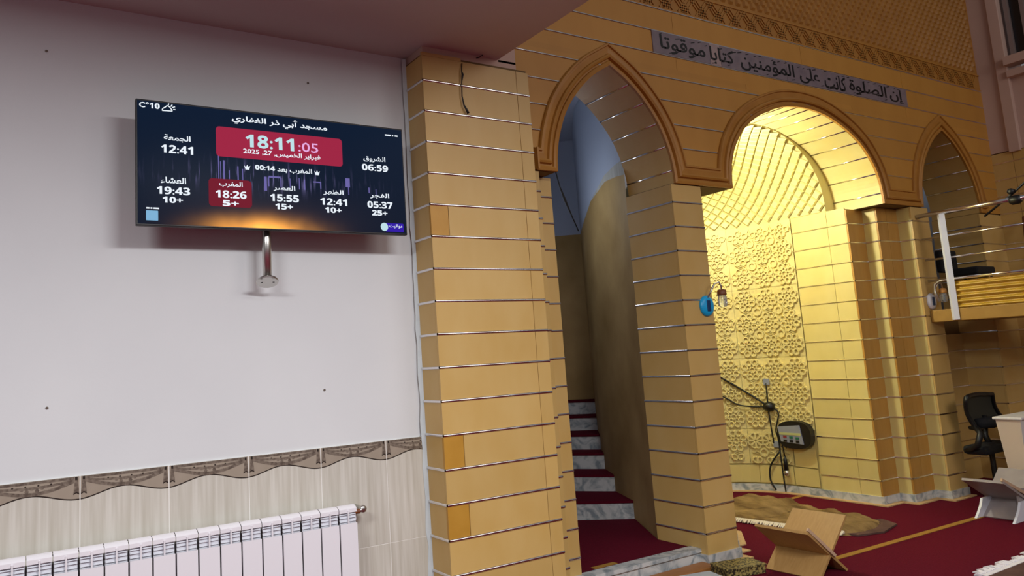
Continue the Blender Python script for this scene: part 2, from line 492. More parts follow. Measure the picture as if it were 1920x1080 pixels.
def extrude_poly(poly, y0, y1, name, mt, parent):
    from mathutils.geometry import tessellate_polygon
    n = len(poly); tri = tessellate_polygon([[Vector((x, z, 0)) for x, z in poly]])
    mb = MB(); mb.add([(x, y0, z) for x, z in poly] + [(x, y1, z) for x, z in poly], [tuple(t) for t in tri] + [tuple(n + i for i in t[::-1]) for t in tri] + [(i, (i + 1) % n, n + (i + 1) % n, n + i) for i in range(n)])
    me = mb
    return obj(name, me, mt, parent)


extrude_poly(poly, W + .016, YB, 'wall_body', 'joint', wb)
obj('plaster_core', MB().box(2.34, XL, W + .02, YB, 3.72, ZT), 'hall_plaster', wb)

uz = [IMP, 3.137, 3.340, 3.543, 3.746, 3.949, 4.150, 4.354, 4.562]


def hw(prof, z, off):
    """half width of an opening at height z"""
    pts = [(dx + off * (1 if z < 9 else 1), zz) for dx, zz in prof]
    top = prof[-1][1] + off * 1.2
    if z >= top: return None
    pts[-1] = (0, top)
    for (a, b) in zip(pts[:-1], pts[1:]):
        if a[1] <= z <= b[1]: return a[0] + (b[0] - a[0]) * (z - a[1]) / max(1e-6, b[1] - a[1])
    return pts[0][0]


def wall_course(z0, z1, mt='stone_up_dim', gaps=()):
    OFF = .07
    tops = sorted(p[-1][1] + OFF * 1.2 for _, p in ARCH)
    br = [z0] + [t for t in tops if z0 + .01 < t < z1 - .01] + [z1]
    for a, b in zip(br[:-1], br[1:]):
        zz = [a + (b - a) * i / 6 for i in range(7)]
        lv = []
        for z in zz:
            z = min(max(z, a + 1e-4), b - 1e-4)
            op = [(c - hw(p, z, OFF), c + hw(p, z, OFF)) for c, p in ARCH if hw(p, z, OFF) is not None] + list(gaps)
            op.sort(); e = [XL + .03]
            for q in op: e += [q[0], q[1]]
            e.append(XR); lv.append(e)
        for k in range(0, len(lv[0]), 2):
            lo = max(e[k] for e in lv); hi = min(e[k + 1] for e in lv); n = max(1, int((hi - lo) / 1.5))
            cuts = [lo + (hi - lo) * i / n for i in range(1, n)]
            for s in range(n):
                mb = MB(); vf = []; vb = []
                for i, e in enumerate(lv):
                    l = e[k] if s == 0 else cuts[s - 1] + .0015; r = e[k + 1] if s == n - 1 else cuts[s] - .0015
                    z = zz[i] + (.0075 if (i == 0 and a == z0) else -.0075 if (i == 6 and b == z1) else 0)
                    vf.append([(l, W, z), (r, W, z)]); vb.append([(l, W + .017, z), (r, W + .017, z)])
                mb.grid(vf); mb.grid([[x[0] for x in vf], [x[0] for x in vb]]); mb.grid([[x[1] for x in vf], [x[1] for x in vb]])
                mb.grid([vf[0], vb[0]]); mb.grid([vf[-1], vb[-1]])
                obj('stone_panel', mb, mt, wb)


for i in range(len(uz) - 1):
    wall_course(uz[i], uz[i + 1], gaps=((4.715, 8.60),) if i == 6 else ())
for z in uz[1:]:
    op = sorted((c - hw(p, z, .07), c + hw(p, z, .07)) for c, p in ARCH if hw(p, z, .07) is not None)
    e = [XL + .03]
    for q in op: e += [q[0], q[1]]
    e.append(XR)
    for k in range(0, len(e), 2): strip(wb, (e[k], W), (1, 0), (0, -1), 0, e[k + 1] - e[k], z, .0075)

# carved frieze and lattice above
fr = obj('carved_frieze', MB().box(XL + .03, XR, W + .004, W + .017, 4.57, 4.765), 'carved', wb)
mb = MB()
x = 4.4
k = 0
while x < XR - .2:        # interlaced chevrons of the frieze, raised bars
    for s in (1, -1):
        for o2 in (0, .045, .09):
            a = (x + o2, 4.585) if s > 0 else (x + o2 + .075, 4.585); b = (a[0] + s * .15, 4.75)
            d = Vector((b[0] - a[0], 0, b[1] - a[1])).normalized(); nn = Vector((-d.z, 0, d.x)) * .007
            mb.prism([Vector((a[0], W + .005, a[1])) - nn, Vector((b[0], W + .005, b[1])) - nn, Vector((b[0], W + .005, b[1])) + nn, Vector((a[0], W + .005, a[1])) + nn], (0, -.010, 0))
    x += .225
obj('frieze_relief', mb, 'carved', fr)['kind'] = 'stuff'
for z in (4.572, 4.765): obj('frieze_edge', MB().box(XL + .03, XR, W - .006, W + .01, z - .008, z + .008), 'moulding', wb)
lt = obj('carved_lattice', MB().box(XL + .03, XR, W + .010, W + .017, 4.773, ZT), 'carved', wb)
mb = MB(); D = .105
for i in range(64):
    for j in range(26):
        xc = 3.6 + D * i + (D / 2 if j % 2 else 0); zc = 4.84 + D / 2 * j * 1.15
        if xc > XR - .06 or zc > 6.3: continue
        ring = [(xc + .046 * math.cos(q) * (1 if n_ % 2 else .8), zc + .052 * math.sin(q) * (1 if n_ % 2 else .8)) for n_, q in enumerate([PI / 4 * t for t in range(8)])]
        inn = [(xc + (x_ - xc) * .55, zc + (z_ - zc) * .55) for x_, z_ in ring]
        mb.add([(x_, W + .010, z_) for x_, z_ in ring] + [(x_, W - .010, z_) for x_, z_ in inn], [(t, (t + 1) % 8, 8 + (t + 1) % 8, 8 + t) for t in range(8)] + [tuple(range(8, 16))])
obj('lattice_relief', mb, 'carved', lt)['kind'] = 'stuff'

# arch mouldings
PROF = [(0, 0), (0, .022), (.020, .028), (.034, .020), (.038, .006), (.050, .006), (.056, .030), (.070, .038), (.084, .030), (.090, .010), (.128, .016), (.142, .016), (.147, .030), (.160, .030), (.166, .018), (.166, 0)]


def mould(c, prof, xl, xr):
    """moulding swept around one arch with mitred horizontal returns at the springing"""
    P = arch_pts(c, prof); n = len(P); rows = []; mid = n // 2
    for i in range(n):
        p = Vector(P[i]); t = (Vector(P[min(i + 1, n - 1)]) - Vector(P[max(i - 1, 0)])).normalized(); nn = Vector((-t.y, t.x)); k = 1.
        if i == mid and prof is A_D: q = (p - Vector(P[i - 1])).normalized(); k = 1 / max(.4, q.x)
        rows.append([(p.x + nn.x * a * k, W - h, max(p.y + nn.y * a * k, IMP + a)) for a, h in PROF])
    mb = MB(); mb.grid(rows)
    for xf, xe, sg in ((P[0][0], xl, -1), (P[-1][0], xr, 1)):
        mb.grid([[(xf + sg * a, W - h, IMP + a) for a, h in PROF], [(xe, W - h, IMP + a) for a, h in PROF]])
    return obj('arch_moulding', mb, 'moulding', wb)


mould(*ARCH[0], 3.36, 5.155); mould(*ARCH[1], 5.155, 8.23); mould(*ARCH[2], 8.23, 10.0)
obj('impost_end', MB().box(3.36, 3.375, W - .055, W, IMP, IMP + .16), 'moulding', wb)

# soffits of the arches: curved stone panels and strips
for ai, (c, prof) in enumerate(ARCH):
    mt = 'niche_stone' if ai == 1 else 'stone'
    for s in (-1, 1):
        al = [0]
        for p0, p1 in zip(prof[:-1], prof[1:]): al.append(al[-1] + math.hypot(p1[0] - p0[0], p1[1] - p0[1]))
        def at_len(t):
            k = max(i for i in range(len(al)) if al[i] <= t + 1e-9); k = min(k, len(prof) - 2); f = (t - al[k]) / (al[k + 1] - al[k])
            return (prof[k][0] + (prof[k + 1][0] - prof[k][0]) * f, prof[k][1] + (prof[k + 1][1] - prof[k][1]) * f)
        cuts = [0] + [.107 + .205 * i for i in range(20) if .107 + .205 * i < al[-1] - .08] + [al[-1]]
        for t0, t1 in zip(cuts[:-1], cuts[1:]):
            e0, e1 = t0 + (.006 if t0 else 0), t1 - (.006 if t1 < al[-1] else 0)
            pts = [at_len(e0 + (e1 - e0) * i / 5) for i in range(6)]
            mb = MB(); mb.grid([[(c + s * dx, W + .001, z), (c + s * dx, YB, z)] for dx, z in pts]); mb.grid([[(c + s * (dx + .012), W + .001, z + .006) for dx, z in pts], [(c + s * dx, W + .001, z) for dx, z in pts]])
            obj('soffit_panel', mb, mt, wb)
            if t0:
                dx, z0 = at_len(t0)
                obj('metal_strip', MB().tube([(c + s * (dx + .003), W + .004, z0 + .002), (c + s * (dx + .003), YB, z0 + .002)], .009, 8), 'chrome', wb, True)

# lower piers
wz = [0] + [.036 + .2026 * k for k in range(1, 15)] + [IMP]
core = lambda x0, x1, y0, y1, z1=IMP, z0=0: obj('pier_core', MB().box(x0, x1, y0, y1, z0, z1), 'joint', wb)
SX = ((3.17, 3.402, 4.25), (3.402, 3.628, 4.40))
core(3.17, 3.39, 4.268, YB); core(3.38, 3.612, 4.418, YB)
clad(wb, (3.17, 4.25), (1, 0), (0, -1), .232, wz); clad(wb, (3.402, 4.40), (1, 0), (0, -1), .226, wz)
clad(wb, (3.628, 4.40), (0, 1), (1, 0), YB - 4.40, wz, trim=(1, 0)); clad(wb, (3.402, 4.25), (0, 1), (1, 0), .15, wz, trim=(1, 0))
# pier between the pointed arch and the niche
core(4.785, 5.105, 4.266, YB)
clad(wb, (4.769, 4.25), (1, 0), (0, -1), .351, wz)
clad(wb, (4.769, YB), (0, -1), (-1, 0), YB - 4.25, wz, trim=(0, 1))
clad(wb, (5.12, 4.25), (0, 1), (1, 0), .15, wz, mt='niche_stone', trim=(1, 0))
Y2, Y1 = 4.40, 4.55
core(5.0, 5.264, Y2 + .016, YB); core(5.0, 5.444, Y1 + .016, YB)
clad(wb, (5.12, Y2), (1, 0), (0, -1), .16, wz, mt='niche_stone'); clad(wb, (5.28, Y2), (0, 1), (1, 0), Y1 - Y2, wz, mt='niche_stone', trim=(1, 0))
clad(wb, (5.28, Y1), (1, 0), (0, -1), .18, wz, mt='niche_stone')
dg = math.hypot(.29, .27); clad(wb, (5.46, Y1), (.29 / dg, .27 / dg), (.27 / dg, -.29 / dg), dg, wz, mt='niche_stone')
# pier between the niche and the balcony doorway
core(8.376, 8.69, 4.266, YB)
clad(wb, (8.36, 4.25), (1, 0), (0, -1), .34, wz)
clad(wb, (8.36, Y2), (0, -1), (-1, 0), Y2 - 4.25, wz, mt='niche_stone', trim=(0, 1))
core(7.996, 8.4, Y2 + .016, YB); clad(wb, (7.98, Y2), (1, 0), (0, -1), .38, wz, mt='stone_ochre_dim', joints=(.18,))
clad(wb, (7.98, Y1), (0, -1), (-1, 0), Y1 - Y2, wz, mt='niche_stone', trim=(0, 1))
core(7.70, 8.4, Y1 + .016, YB); clad(wb, (7.69, Y1), (1, 0), (0, -1), .29, wz, mt='stone_ochre_dim')
clad(wb, (8.70, 4.25), (0, 1), (1, 0), .37, wz, trim=(1, 0))
# recess below the balcony doorway, right-hand pier
obj('pier_core', MB().box(8.70, 9.83, 4.64, YB, 0, 1.80), 'joint', wb)
clad(wb, (8.70, 4.62), (1, 0), (0, -1), 1.12, [z for z in wz if z < 1.8], joints=(.55,))
core(9.836, XR, 4.268, YB)
clad(wb, (9.82, 4.25), (1, 0), (0, -1), XR - 9.82, wz); clad(wb, (9.82, YB), (0, -1), (-1, 0), YB - 4.25, wz, trim=(0, 1))
# room behind the doorway
obj('doorway_room', MB().add([(8.7, YB, 1.8), (8.7, 6.6, 1.8), (10.3, 6.6, 1.8), (10.3, YB, 1.8), (8.7, YB, 4.2), (8.7, 6.6, 4.2), (10.3, 6.6, 4.2), (10.3, YB, 4.2)],
    [(0, 1, 2, 3), (4, 7, 6, 5), (1, 5, 6, 2)]), 'stair_paint', wb, fix=False)
obj('doorway_side_wall', MB().box(10.30, 10.36, YB, 6.6, 1.8, 4.2), 'white_bluelit', wb)
obj('doorway_side_wall', MB().box(8.64, 8.70, YB, 6.6, 1.8, 4.2), 'white_bluelit', wb)
clad(wb, (9.3, 5.6), (1, 0), (0, -1), .98, [1.95 + .2026 * k for k in range(11)], joints=(.45,))
clad(wb, (9.3, 6.6), (0, -1), (-1, 0), 1.0, [1.95 + .2026 * k for k in range(11)], trim=(0, 1))

# ------------------------------------------------------------------ prayer niche
CX, R, YC = 6.72, .97, 5.45
ni = thing('prayer_niche', (CX, 5.4, 0), 'deep round-backed prayer niche lit yellow behind the large arch', 'niche')


def upt(u, s=1.0, d=0.):
    """point on the niche plan; u measured from Y=5.2 on the right straight, d inward"""
    r = R * s - d
    if u < .25: return (CX + r, 5.2 + u)
    q = (u - .25) / R
    if q <= PI: return (CX + r * math.cos(q), YC + r * math.sin(q))
    return (CX - r, YC - (u - .25 - PI * R))


UMAX = .5 + PI * R
us = [-.43] + [UMAX * i / 48 for i in range(49)] + [UMAX + .43]
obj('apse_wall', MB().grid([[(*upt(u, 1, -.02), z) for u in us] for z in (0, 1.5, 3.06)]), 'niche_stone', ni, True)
# vault: the plan curve shrinks with height along the arch profile
VP = [(dx / 1.17, z - 3.03) for dx, z in N_D]


def vpt(u, v, d=0.):
    """point on the vault: every cross-section is the arch scaled to the plan; v 0..1 right half, 1..2 left half"""
    sd = 1 if v <= 1 else -1; vv_ = v if v <= 1 else 2 - v
    t = max(0, vv_) * (len(VP) - 1); i = min(int(t), len(VP) - 2); a = t - i
    s = VP[i][0] + (VP[i + 1][0] - VP[i][0]) * a; h = (VP[i][1] + (VP[i + 1][1] - VP[i][1]) * a) * .97
    if u < .25: y, k = 5.2 + u, 1.
    else: q = min((u - .25) / R, PI / 2); y, k = YC + R * math.sin(q), math.cos(q)
    p = Vector((CX + sd * R * s * k, y, 3.05 + h * (k ** .5 if k > 0 else 0))); n = Vector((CX, min(y, YC), 3.0)) - p
    return p + n.normalized() * d


# re-parametrise profile by arc length
acc = [0]
for a, b in zip(VP[:-1], VP[1:]): acc.append(acc[-1] + math.hypot((b[0] - a[0]) * R, b[1] - a[1]))
VL = acc[-1]
VP2 = []
for i in range(41):
    t = VL * i / 40; k = max(j for j in range(len(acc)) if acc[j] <= t + 1e-9); k = min(k, len(VP) - 2); a = (t - acc[k]) / (acc[k + 1] - acc[k])
    VP2.append((VP[k][0] + (VP[k + 1][0] - VP[k][0]) * a, VP[k][1] + (VP[k + 1][1] - VP[k][1]) * a))
VP = VP2
UE = .25 + PI / 2 * R
vus = [-.43, -.2, 0, .25] + [.25 + (UE - .25) * i / 20 for i in range(1, 21)]
obj('vault_shell', MB().grid([[tuple(vpt(u, v / 24, -.012)) for u in vus] for v in range(49)]), 'relief', ni, True)
# coffers: raised diamonds
nu, nv = 17, 11
U0, U1 = -.43, UE - .03
du, dv = (U1 - U0) / nu, 1 / nv
cells = []
for i in range(nu * 2 + 1):
    for j in range(nv * 4 + 1):
        if (i + j) % 2: continue
        u, v = U0 + du / 2 * i, dv / 2 * j
        if v - dv / 2 < -.001 or v + dv / 2 > 2.001 or u - du / 2 < U0 - .01 or u + du / 2 > U1 + .01: continue
        cells.append((u, v))
cells.sort(key=lambda c: max(c[1], .0) * 1.2 + max(0, c[0] - 1.1) * .6)
rest = MB()
for k, (u, v) in enumerate(cells):
    q = []
    for f, d in ((.93, 0.0), (.70, .022)):
        for a, b in ((1, 0), (0, 1), (-1, 0), (0, -1)):
            q.append(tuple(vpt(u + a * du / 2 * f, max(0, v + b * dv / 2 * f), d)))
    fc = [(t, (t + 1) % 4, 4 + (t + 1) % 4, 4 + t) for t in range(4)] + [(4, 5, 6, 7)]
    if k < 290: obj('coffer', MB().add(q, fc), 'coffer', ni)
    else: rest.add(q, fc)
if rest.v: obj('coffer_field', rest, 'coffer', ni)['kind'] = 'stuff'

# relief tiles on the back of the niche


def relief_tile(u0, u1, z0, z1, ztile):
    mb = MB()
    n = 6
    top = [[(*upt(u0 + (u1 - u0) * i / n, 1, .004), z) for i in range(n + 1)] for z in (z0, z1)]
    mb.grid(top)
    un = (u1 - u0) / 3; zn = .8 / 3

    def cell(uc, zc, ring, h, k=.62):
        """raised rim around a recessed cell"""
        pts = [(uc + a, zc + b) for a, b in ring]
        if min(p[1] for p in pts) < z0 + .002 or max(p[1] for p in pts) > z1 - .002: return
        n_ = len(pts)
        L_ = [[(*upt(uc + (a - uc) * f, 1, .004 + d), zc + (b - zc) * f) for a, b in pts] for f, d in ((1, 0), (.95, h), (k, h), (k * .86, .002))]
        mb.add([p for l in L_ for p in l], [(j * n_ + t, j * n_ + (t + 1) % n_, (j + 1) * n_ + (t + 1) % n_, (j + 1) * n_ + t) for j in range(3) for t in range(n_)])
    for a in range(3):
        for b in range(3):
            uc, zc = u0 + un * (a + .5), ztile - .8 + zn * (b + .5)
            rr = un * .155
            cell(uc, zc, [(rr * (1.15 if q % 2 else .8) * math.cos(PI / 8 * q), rr * (1.15 if q % 2 else .8) * math.sin(PI / 8 * q)) for q in range(16)], .022, .6)
            for q in range(8):
                an = PI / 4 * q + PI / 8; ca, sa = math.cos(an), math.sin(an); rad = un * .335
                ring = [(x_ * ca - y_ * sa, x_ * sa + y_ * ca) for x_, y_ in ((.040, .018), (.040, -.018), (.012, -.040), (-.028, -.026), (-.045, 0), (-.028, .026), (.012, .040))]
                cell(uc + rad * ca, zc + rad * sa, ring, .024, .60)
            if a < 2: cell(uc + un * .5, zc, [(.020, 0), (0, .05), (-.020, 0), (0, -.05)], .018, .5)
            if b < 2: cell(uc, zc + zn * .5, [(.05, 0), (0, .016), (-.05, 0), (0, -.016)], .018, .5)
            if a < 2 and b < 2: cell(uc + un * .5, zc + zn * .5, [(.055 * math.cos(PI / 4 * q), .055 * math.sin(PI / 4 * q)) for q in range(8)], .022, .6)
    return obj('relief_tile', mb, 'relief', ni)


TU = UMAX / 4.5
for (z0, z1, zt) in ((2.313, 3.05, 3.11), (1.511, 2.309, 2.31), (.706, 1.507, 1.508), (.31, .702, .704)):
    for k in range(4):
        a = .004 + TU * k
        if zt < 1 and k == 0:    # plain patched area beside the control box
            relief_tile(a + .30, a + TU - .004, z0, z1, zt); continue
        relief_tile(a, a + TU - .004, z0, z1, zt)
for (u0, u1, z0, z1) in ((.02, .29, .30, .50), (.02, .31, .10, .29), (.32, .70, .10, .295), (.705, 1.3, .10, .295), (1.305, 2.2, .10, .295)):
    mb = MB(); n = 6
    mb.grid([[(*upt(u0 + (u1 - u0) * i / n, 1, .006), z) for i in range(n + 1)] for z in (z0, z1)])
    obj('plain_panel', mb, 'niche_stone', ni)
# stone courses on the straight side of the niche
cz = wz[:-1] + [3.05]
clad(ni, (CX + R, 5.195), (0, -1), (-1, 0), 5.195 - Y1, cz, joints=(.42,), mt='niche_stone', trim=(0, 1))
clad(ni, (CX - R, 4.82), (0, 1), (1, 0), 5.195 - 4.82, cz, mt='niche_stone')
obj('vault_rim', MB().grid([[tuple(vpt(-.43, v / 24, .0 - .3 * k)) for v in range(49)] for k in range(2)]), 'coffer', ni)

# baseboards (marble) and cream carpet border
path = [upt(u, 1, 0) for u in [UMAX * i / 40 for i in range(41)]]
P_in = [(8.70, 4.25), (8.36, 4.25), (8.36, Y2), (7.98, Y2), (7.98, Y1), (7.69, Y1)] + path + [(5.75, 4.82), (5.46, Y1), (5.28, Y1), (5.28, Y2), (5.12, Y2), (5.12, 4.25), (4.769, 4.25), (4.769, YB)]


def offset_path(P, d):
    Q = []
    for i in range(len(P)):
        p = Vector(P[i]); a = (p - Vector(P[i - 1])).normalized() if i else (Vector(P[1]) - p).normalized()
        b = (Vector(P[i + 1]) - p).normalized() if i < len(P) - 1 else a
        na, nb = Vector((-a.y, a.x)), Vector((-b.y, b.x)); n = (na + nb)
        n = n.normalized() if n.length > 1e-3 else na
        Q.append(tuple(p + n * d / max(.5, n.dot(na))))
    return Q


def skirting(P, d0, d1, z0, z1):
    A, B = offset_path(P, d0), offset_path(P, d1)
    mb = MB(); mb.grid([[(*p, z0) for p in B], [(*p, z1) for p in B], [(*p, z1) for p in A]]); return mb


# walking along P_in with the room on the left-hand side
obs = obj('trim_1', skirting(P_in, -.005, .016, 0, .085), 'marble'); tag(obs, 'grey and white marble skirting around the niche and piers', 'skirting', kind='structure')
tb = obj('carpet_border', skirting(P_in, .0, .075, .001, .012), 'carpet_cream', fl)

# ------------------------------------------------------------------ stairwell behind the pointed arch
ws = thing('wall_stairwell', (4.9, 6.0, 0), 'dim brown stairwell walls seen through the pointed arch', 'wall', kind='structure')
RP = [(4.769, 4.765), (5.0, 5.12), (5.195, 5.467), (5.41, 5.93), (5.61, 6.28), (5.80, 6.53), (6.10, 6.90), (6.46, 7.32)]
LP = [(3.55, 4.765), (3.75, 5.3), (4.0, 5.9), (4.5, 6.7), (5.5, 8.1)]
ZH = [3.23, 3.31, 3.36, 3.27, 3.135, 3.12, 3.14, 3.20]
ZB = [3.37, 3.42, 3.425, 3.275, 3.14, 3.125, 3.145, 3.205]
obj('curved_wall', MB().grid([[(*p, 0) for p in RP], [(*p, h) for p, h in zip(RP, ZH)]]), 'stair_paint', ws, True)
obj('curved_wall_lit_top', MB().grid([[(*p, h) for p, h in zip(RP, ZH)], [(*p, h) for p, h in zip(RP, ZB)]]), 'tile', ws, True)  # pale band painting in the lit top of the brown wall
obj('curved_wall_upper', MB().grid([[(p[0] + .0, p[1], h) for p, h in zip(RP, ZB)], [(*p, 4.45) for p in RP]]), 'white_bluelit', ws, True)
obj('end_wall', MB().grid([[(*p, 0) for p in (RP[-1], LP[-1])], [(*p, 3.2) for p in (RP[-1], LP[-1])]]), 'stair_paint', ws)
obj('end_wall_upper', MB().grid([[(*p, 3.2) for p in (RP[-1], LP[-1])], [(*p, 4.45) for p in (RP[-1], LP[-1])]]), 'white_bluelit', ws)
obj('inner_wall', MB().grid([[(*p, 0) for p in LP], [(*p, 3.3) for p in LP], [(*p, 4.45) for p in LP]]), 'white_bluelit', ws)
obj('stair_ceiling', MB().add([(*p, 4.45) for p in RP] + [(*p, 4.45) for p in LP[::-1]], [tuple(range(len(RP) + len(LP)))]), 'white_bluelit', ws)
st = thing('staircase', (4.5, 5.2, 0), 'winding stairs with marble risers and maroon carpeted treads', 'stairs')
obj('landing', MB().prism([(3.40, 4.33, 0), (4.769, 4.33, 0), (4.769, 4.765, 0), (5.195, 5.467, 0), (4.05, 6.4, 0), (3.40, 4.8, 0)], (0, 0, .10)), 'marble', st)
obj('landing_carpet', MB().prism([(3.40, 4.42, .10), (4.765, 4.42, .10), (4.765, 4.765, .10), (5.19, 5.46, .10), (4.05, 6.4, .10), (3.40, 4.8, .10)], (0, 0, .018)), 'carpet', st)
obj('landing_nosing', MB().box(3.40, 4.769, 4.315, 4.425, .095, .124), 'marble', st)
obj('carpet_stripe', MB().box(3.8, 4.02, 4.45, 4.50, .117, .121), 'carpet_gold', st)
RR = [(5.195, 5.467), (5.41, 5.93), (5.61, 6.28), (5.80, 6.53), (6.10, 6.90), (6.32, 7.15)]
LL = [(4.30, 6.27), (4.62, 6.90), (4.85, 7.25), (5.05, 7.55), (5.30, 7.85), (5.45, 8.0)]
LL = [LL[i] for i in range(6)]
for k in range(6):
    z0, z1 = .12 + .165 * k, .12 + .165 * (k + 1)
    if k < 5: q = [RR[k], LL[k], LL[k + 1], RR[k + 1]]
    else: q = [RR[k], LL[k], LP[-1], RP[-1]]
    stp = obj('step', MB().prism([(*p, 0) for p in q], (0, 0, z1 - .022)), 'marble', st)
    d = Vector((RR[k][0] - LL[k][0], RR[k][1] - LL[k][1])).normalized(); n = Vector((-d.y, d.x)) * -.012
    if n.dot(Vector((1, 1))) > 0: n = -n
    q2 = [(q[0][0] + n.x, q[0][1] + n.y), (q[1][0] + n.x, q[1][1] + n.y), q[2], q[3]]
    obj('tread_carpet', MB().prism([(*p, z1 - .022) for p in q2], (0, 0, .022)), 'carpet', stp)
tag(obj('hanging_cable', MB().tube([(4.35, 5.2, 4.2), (4.36, 5.2, 3.32), (4.39, 5.2, 3.2), (4.44, 5.2, 3.07), (4.50, 5.2, 2.94), (4.57, 5.2, 2.79)], [.006, .006, .006, .012, .006, .005], 6), 'rubber', None, True), 'thin dark cable hanging in the stairwell behind the pointed arch', 'cable')

# ------------------------------------------------------------------ right-hand wall
wr = thing('wall_right', (10.5, 3, 0), 'pinkish plaster side wall above stone cladding at far right', 'wall', kind='structure')
obj('wall_body', MB().box(10.36, 10.7, -6, 4.8, 0, 3.77), 'joint', wr)
obj('plaster_pier', MB().box(10.34, 10.7, 3.935, W + .05, 3.77, 7), 'hall_plaster', wr)
obj('plaster_band', MB().box(10.37, 10.7, 1.2, 3.935, 3.77, 4.66), 'hall_plaster', wr)
obj('plaster_return', MB().box(10.30, 10.34, 3.93, 4.05, 3.74, 7), 'hall_plaster', wr, bevel=.008)
obj('cornice', MB().box(10.26, 10.4, 1.2, 3.93, 4.62, 4.70), 'hall_plaster', wr)
obj('cornice', MB().box(10.22, 10.4, 1.2, 3.93, 4.76, 4.86), 'hall_plaster', wr)
clad(wr, (10.34, W), (0, -1), (-1, 0), 2.2, wz + [3.24, 3.44, 3.64, 3.765], joints=(.22, .9, 1.5))
win = obj('window_1', MB().box(10.44, 10.5, 1.4, 3.90, 4.88, 7), 'window_dark'); tag(win, 'dark tall window pane at the upper right edge', 'window', kind='structure')
for y in (3.88, 3.72, 2.9): obj('window_frame', MB().box(10.38, 10.46, y - .02, y + .02, 4.86, 7), 'window_frame', win)

# ------------------------------------------------------------------ writing helpers
FORMS = {}


def _f(ch, base, n): FORMS[ch] = [chr(base + i) for i in range(n)]


for ch, b_, n_ in (('ا', 0xFE8D, 2), ('أ', 0xFE83, 2), ('إ', 0xFE87, 2), ('ء', 0xFE80, 1), ('ؤ', 0xFE85, 2), ('ب', 0xFE8F, 4), ('ة', 0xFE93, 2), ('ت', 0xFE95, 4), ('ج', 0xFE9D, 4), ('خ', 0xFEA5, 4), ('د', 0xFEA9, 2), ('ذ', 0xFEAB, 2), ('ر', 0xFEAD, 2), ('س', 0xFEB1, 4), ('ش', 0xFEB5, 4), ('ص', 0xFEB9, 4), ('ظ', 0xFEC5, 4), ('ع', 0xFEC9, 4), ('غ', 0xFECD, 4), ('ف', 0xFED1, 4), ('ق', 0xFED5, 4), ('ك', 0xFED9, 4), ('ل', 0xFEDD, 4), ('م', 0xFEE1, 4), ('ن', 0xFEE5, 4), ('ه', 0xFEE9, 4), ('و', 0xFEED, 2), ('ى', 0xFEEF, 2), ('ي', 0xFEF1, 4)): _f(ch, b_, n_)


def shape(word):
    out = []
    for i, ch in enumerate(word):
        if ch not in FORMS: out.append(ch); continue
        fm = FORMS[ch]; prev = i > 0 and len(FORMS.get(word[i - 1], '')) == 4
        nxt = len(fm) == 4 and i < len(word) - 1 and word[i + 1] in FORMS and len(FORMS[word[i + 1]]) > 1
        out.append(fm[3] if prev and nxt else fm[1] if prev and len(fm) > 1 else fm[2] if nxt else fm[0])
    return ''.join(out)[::-1]


def ar(s): return ' '.join(shape(w_) for w_ in s.split(' ')[::-1])


def dig(t): return ''.join(chr(0x1D7EC + int(ch)) if ch in '0123456789' else ch for ch in t)


def text(name, body, cx, cz, wd, ht, y, m, parent, bold=0., res=2, th=0.):
    cu = bpy.data.curves.new(name, 'FONT'); cu.body = body; cu.size = 1; cu.resolution_u = res; cu.offset = bold
    o = bpy.data.objects.new(name, cu); C.objects.link(o); bpy.context.view_layer.update()
    dg = bpy.context.evaluated_depsgraph_get(); me = bpy.data.meshes.new_from_object(o.evaluated_get(dg)); bpy.data.objects.remove(o)
    xs = [v.co.x for v in me.vertices]; ys = [v.co.y for v in me.vertices]
    x0, x1, y0, y1 = min(xs), max(xs), min(ys), max(ys)
    for v in me.vertices:
        v.co = (cx + ((v.co.x - x0) / (x1 - x0) - .5) * wd, y, cz + ((v.co.y - y0) / (y1 - y0) - .5) * ht)
    me.materials.clear(); me.materials.append(M[m]); me.name = name
    o = bpy.data.objects.new(name, me); C.objects.link(o); o.parent = parent
    if parent.type == 'EMPTY': o.matrix_parent_inverse = Matrix.Translation(-parent.location)
    else:
        for v in me.vertices: v.co -= parent.location
    return o


# ------------------------------------------------------------------ inscription plaque
pq = thing('inscription_plaque', (6.66, W, 4.15), 'long grey marble plaque with black calligraphy above the arches', 'plaque')
sl = [(4.715, 5.42), (5.424, 5.56), (5.564, 6.50), (6.504, 7.45), (7.454, 8.60)]
for i, (a, b) in enumerate(sl): obj('marble_slab', MB().box(a, b, W - .008, W + .017, 4.154, 4.350), 'plaque_vein' if i == 1 else 'plaque', pq)
for (body, x0, x1) in (('موقوتا', 4.80, 5.36), ('كتابا', 5.42, 5.74), ('المؤمنين', 5.83, 6.62), ('على', 6.70, 7.02), ('كانت', 7.10, 7.46), ('الصلوة', 7.52, 8.20), ('إن', 8.26, 8.52)):
    text('lettering', ar(body), (x0 + x1) / 2, 4.247, x1 - x0, .162, W - .0095, 'ink', pq, .016)
for i in range(40):
    xc = 4.82 + i * .093 + random.uniform(-.02, .02); zc = random.choice((4.172, 4.325, 4.332, 4.318)) + random.uniform(-.006, .006); l_ = random.uniform(.012, .03)
    obj('vowel_mark', MB().add([(xc - l_, W - .0097, zc - .005), (xc + l_, W - .0097, zc + .006), (xc + l_, W - .0097, zc + .014), (xc - l_, W - .0097, zc + .002)], [(0, 1, 2, 3)]), 'ink', pq, fix=False)

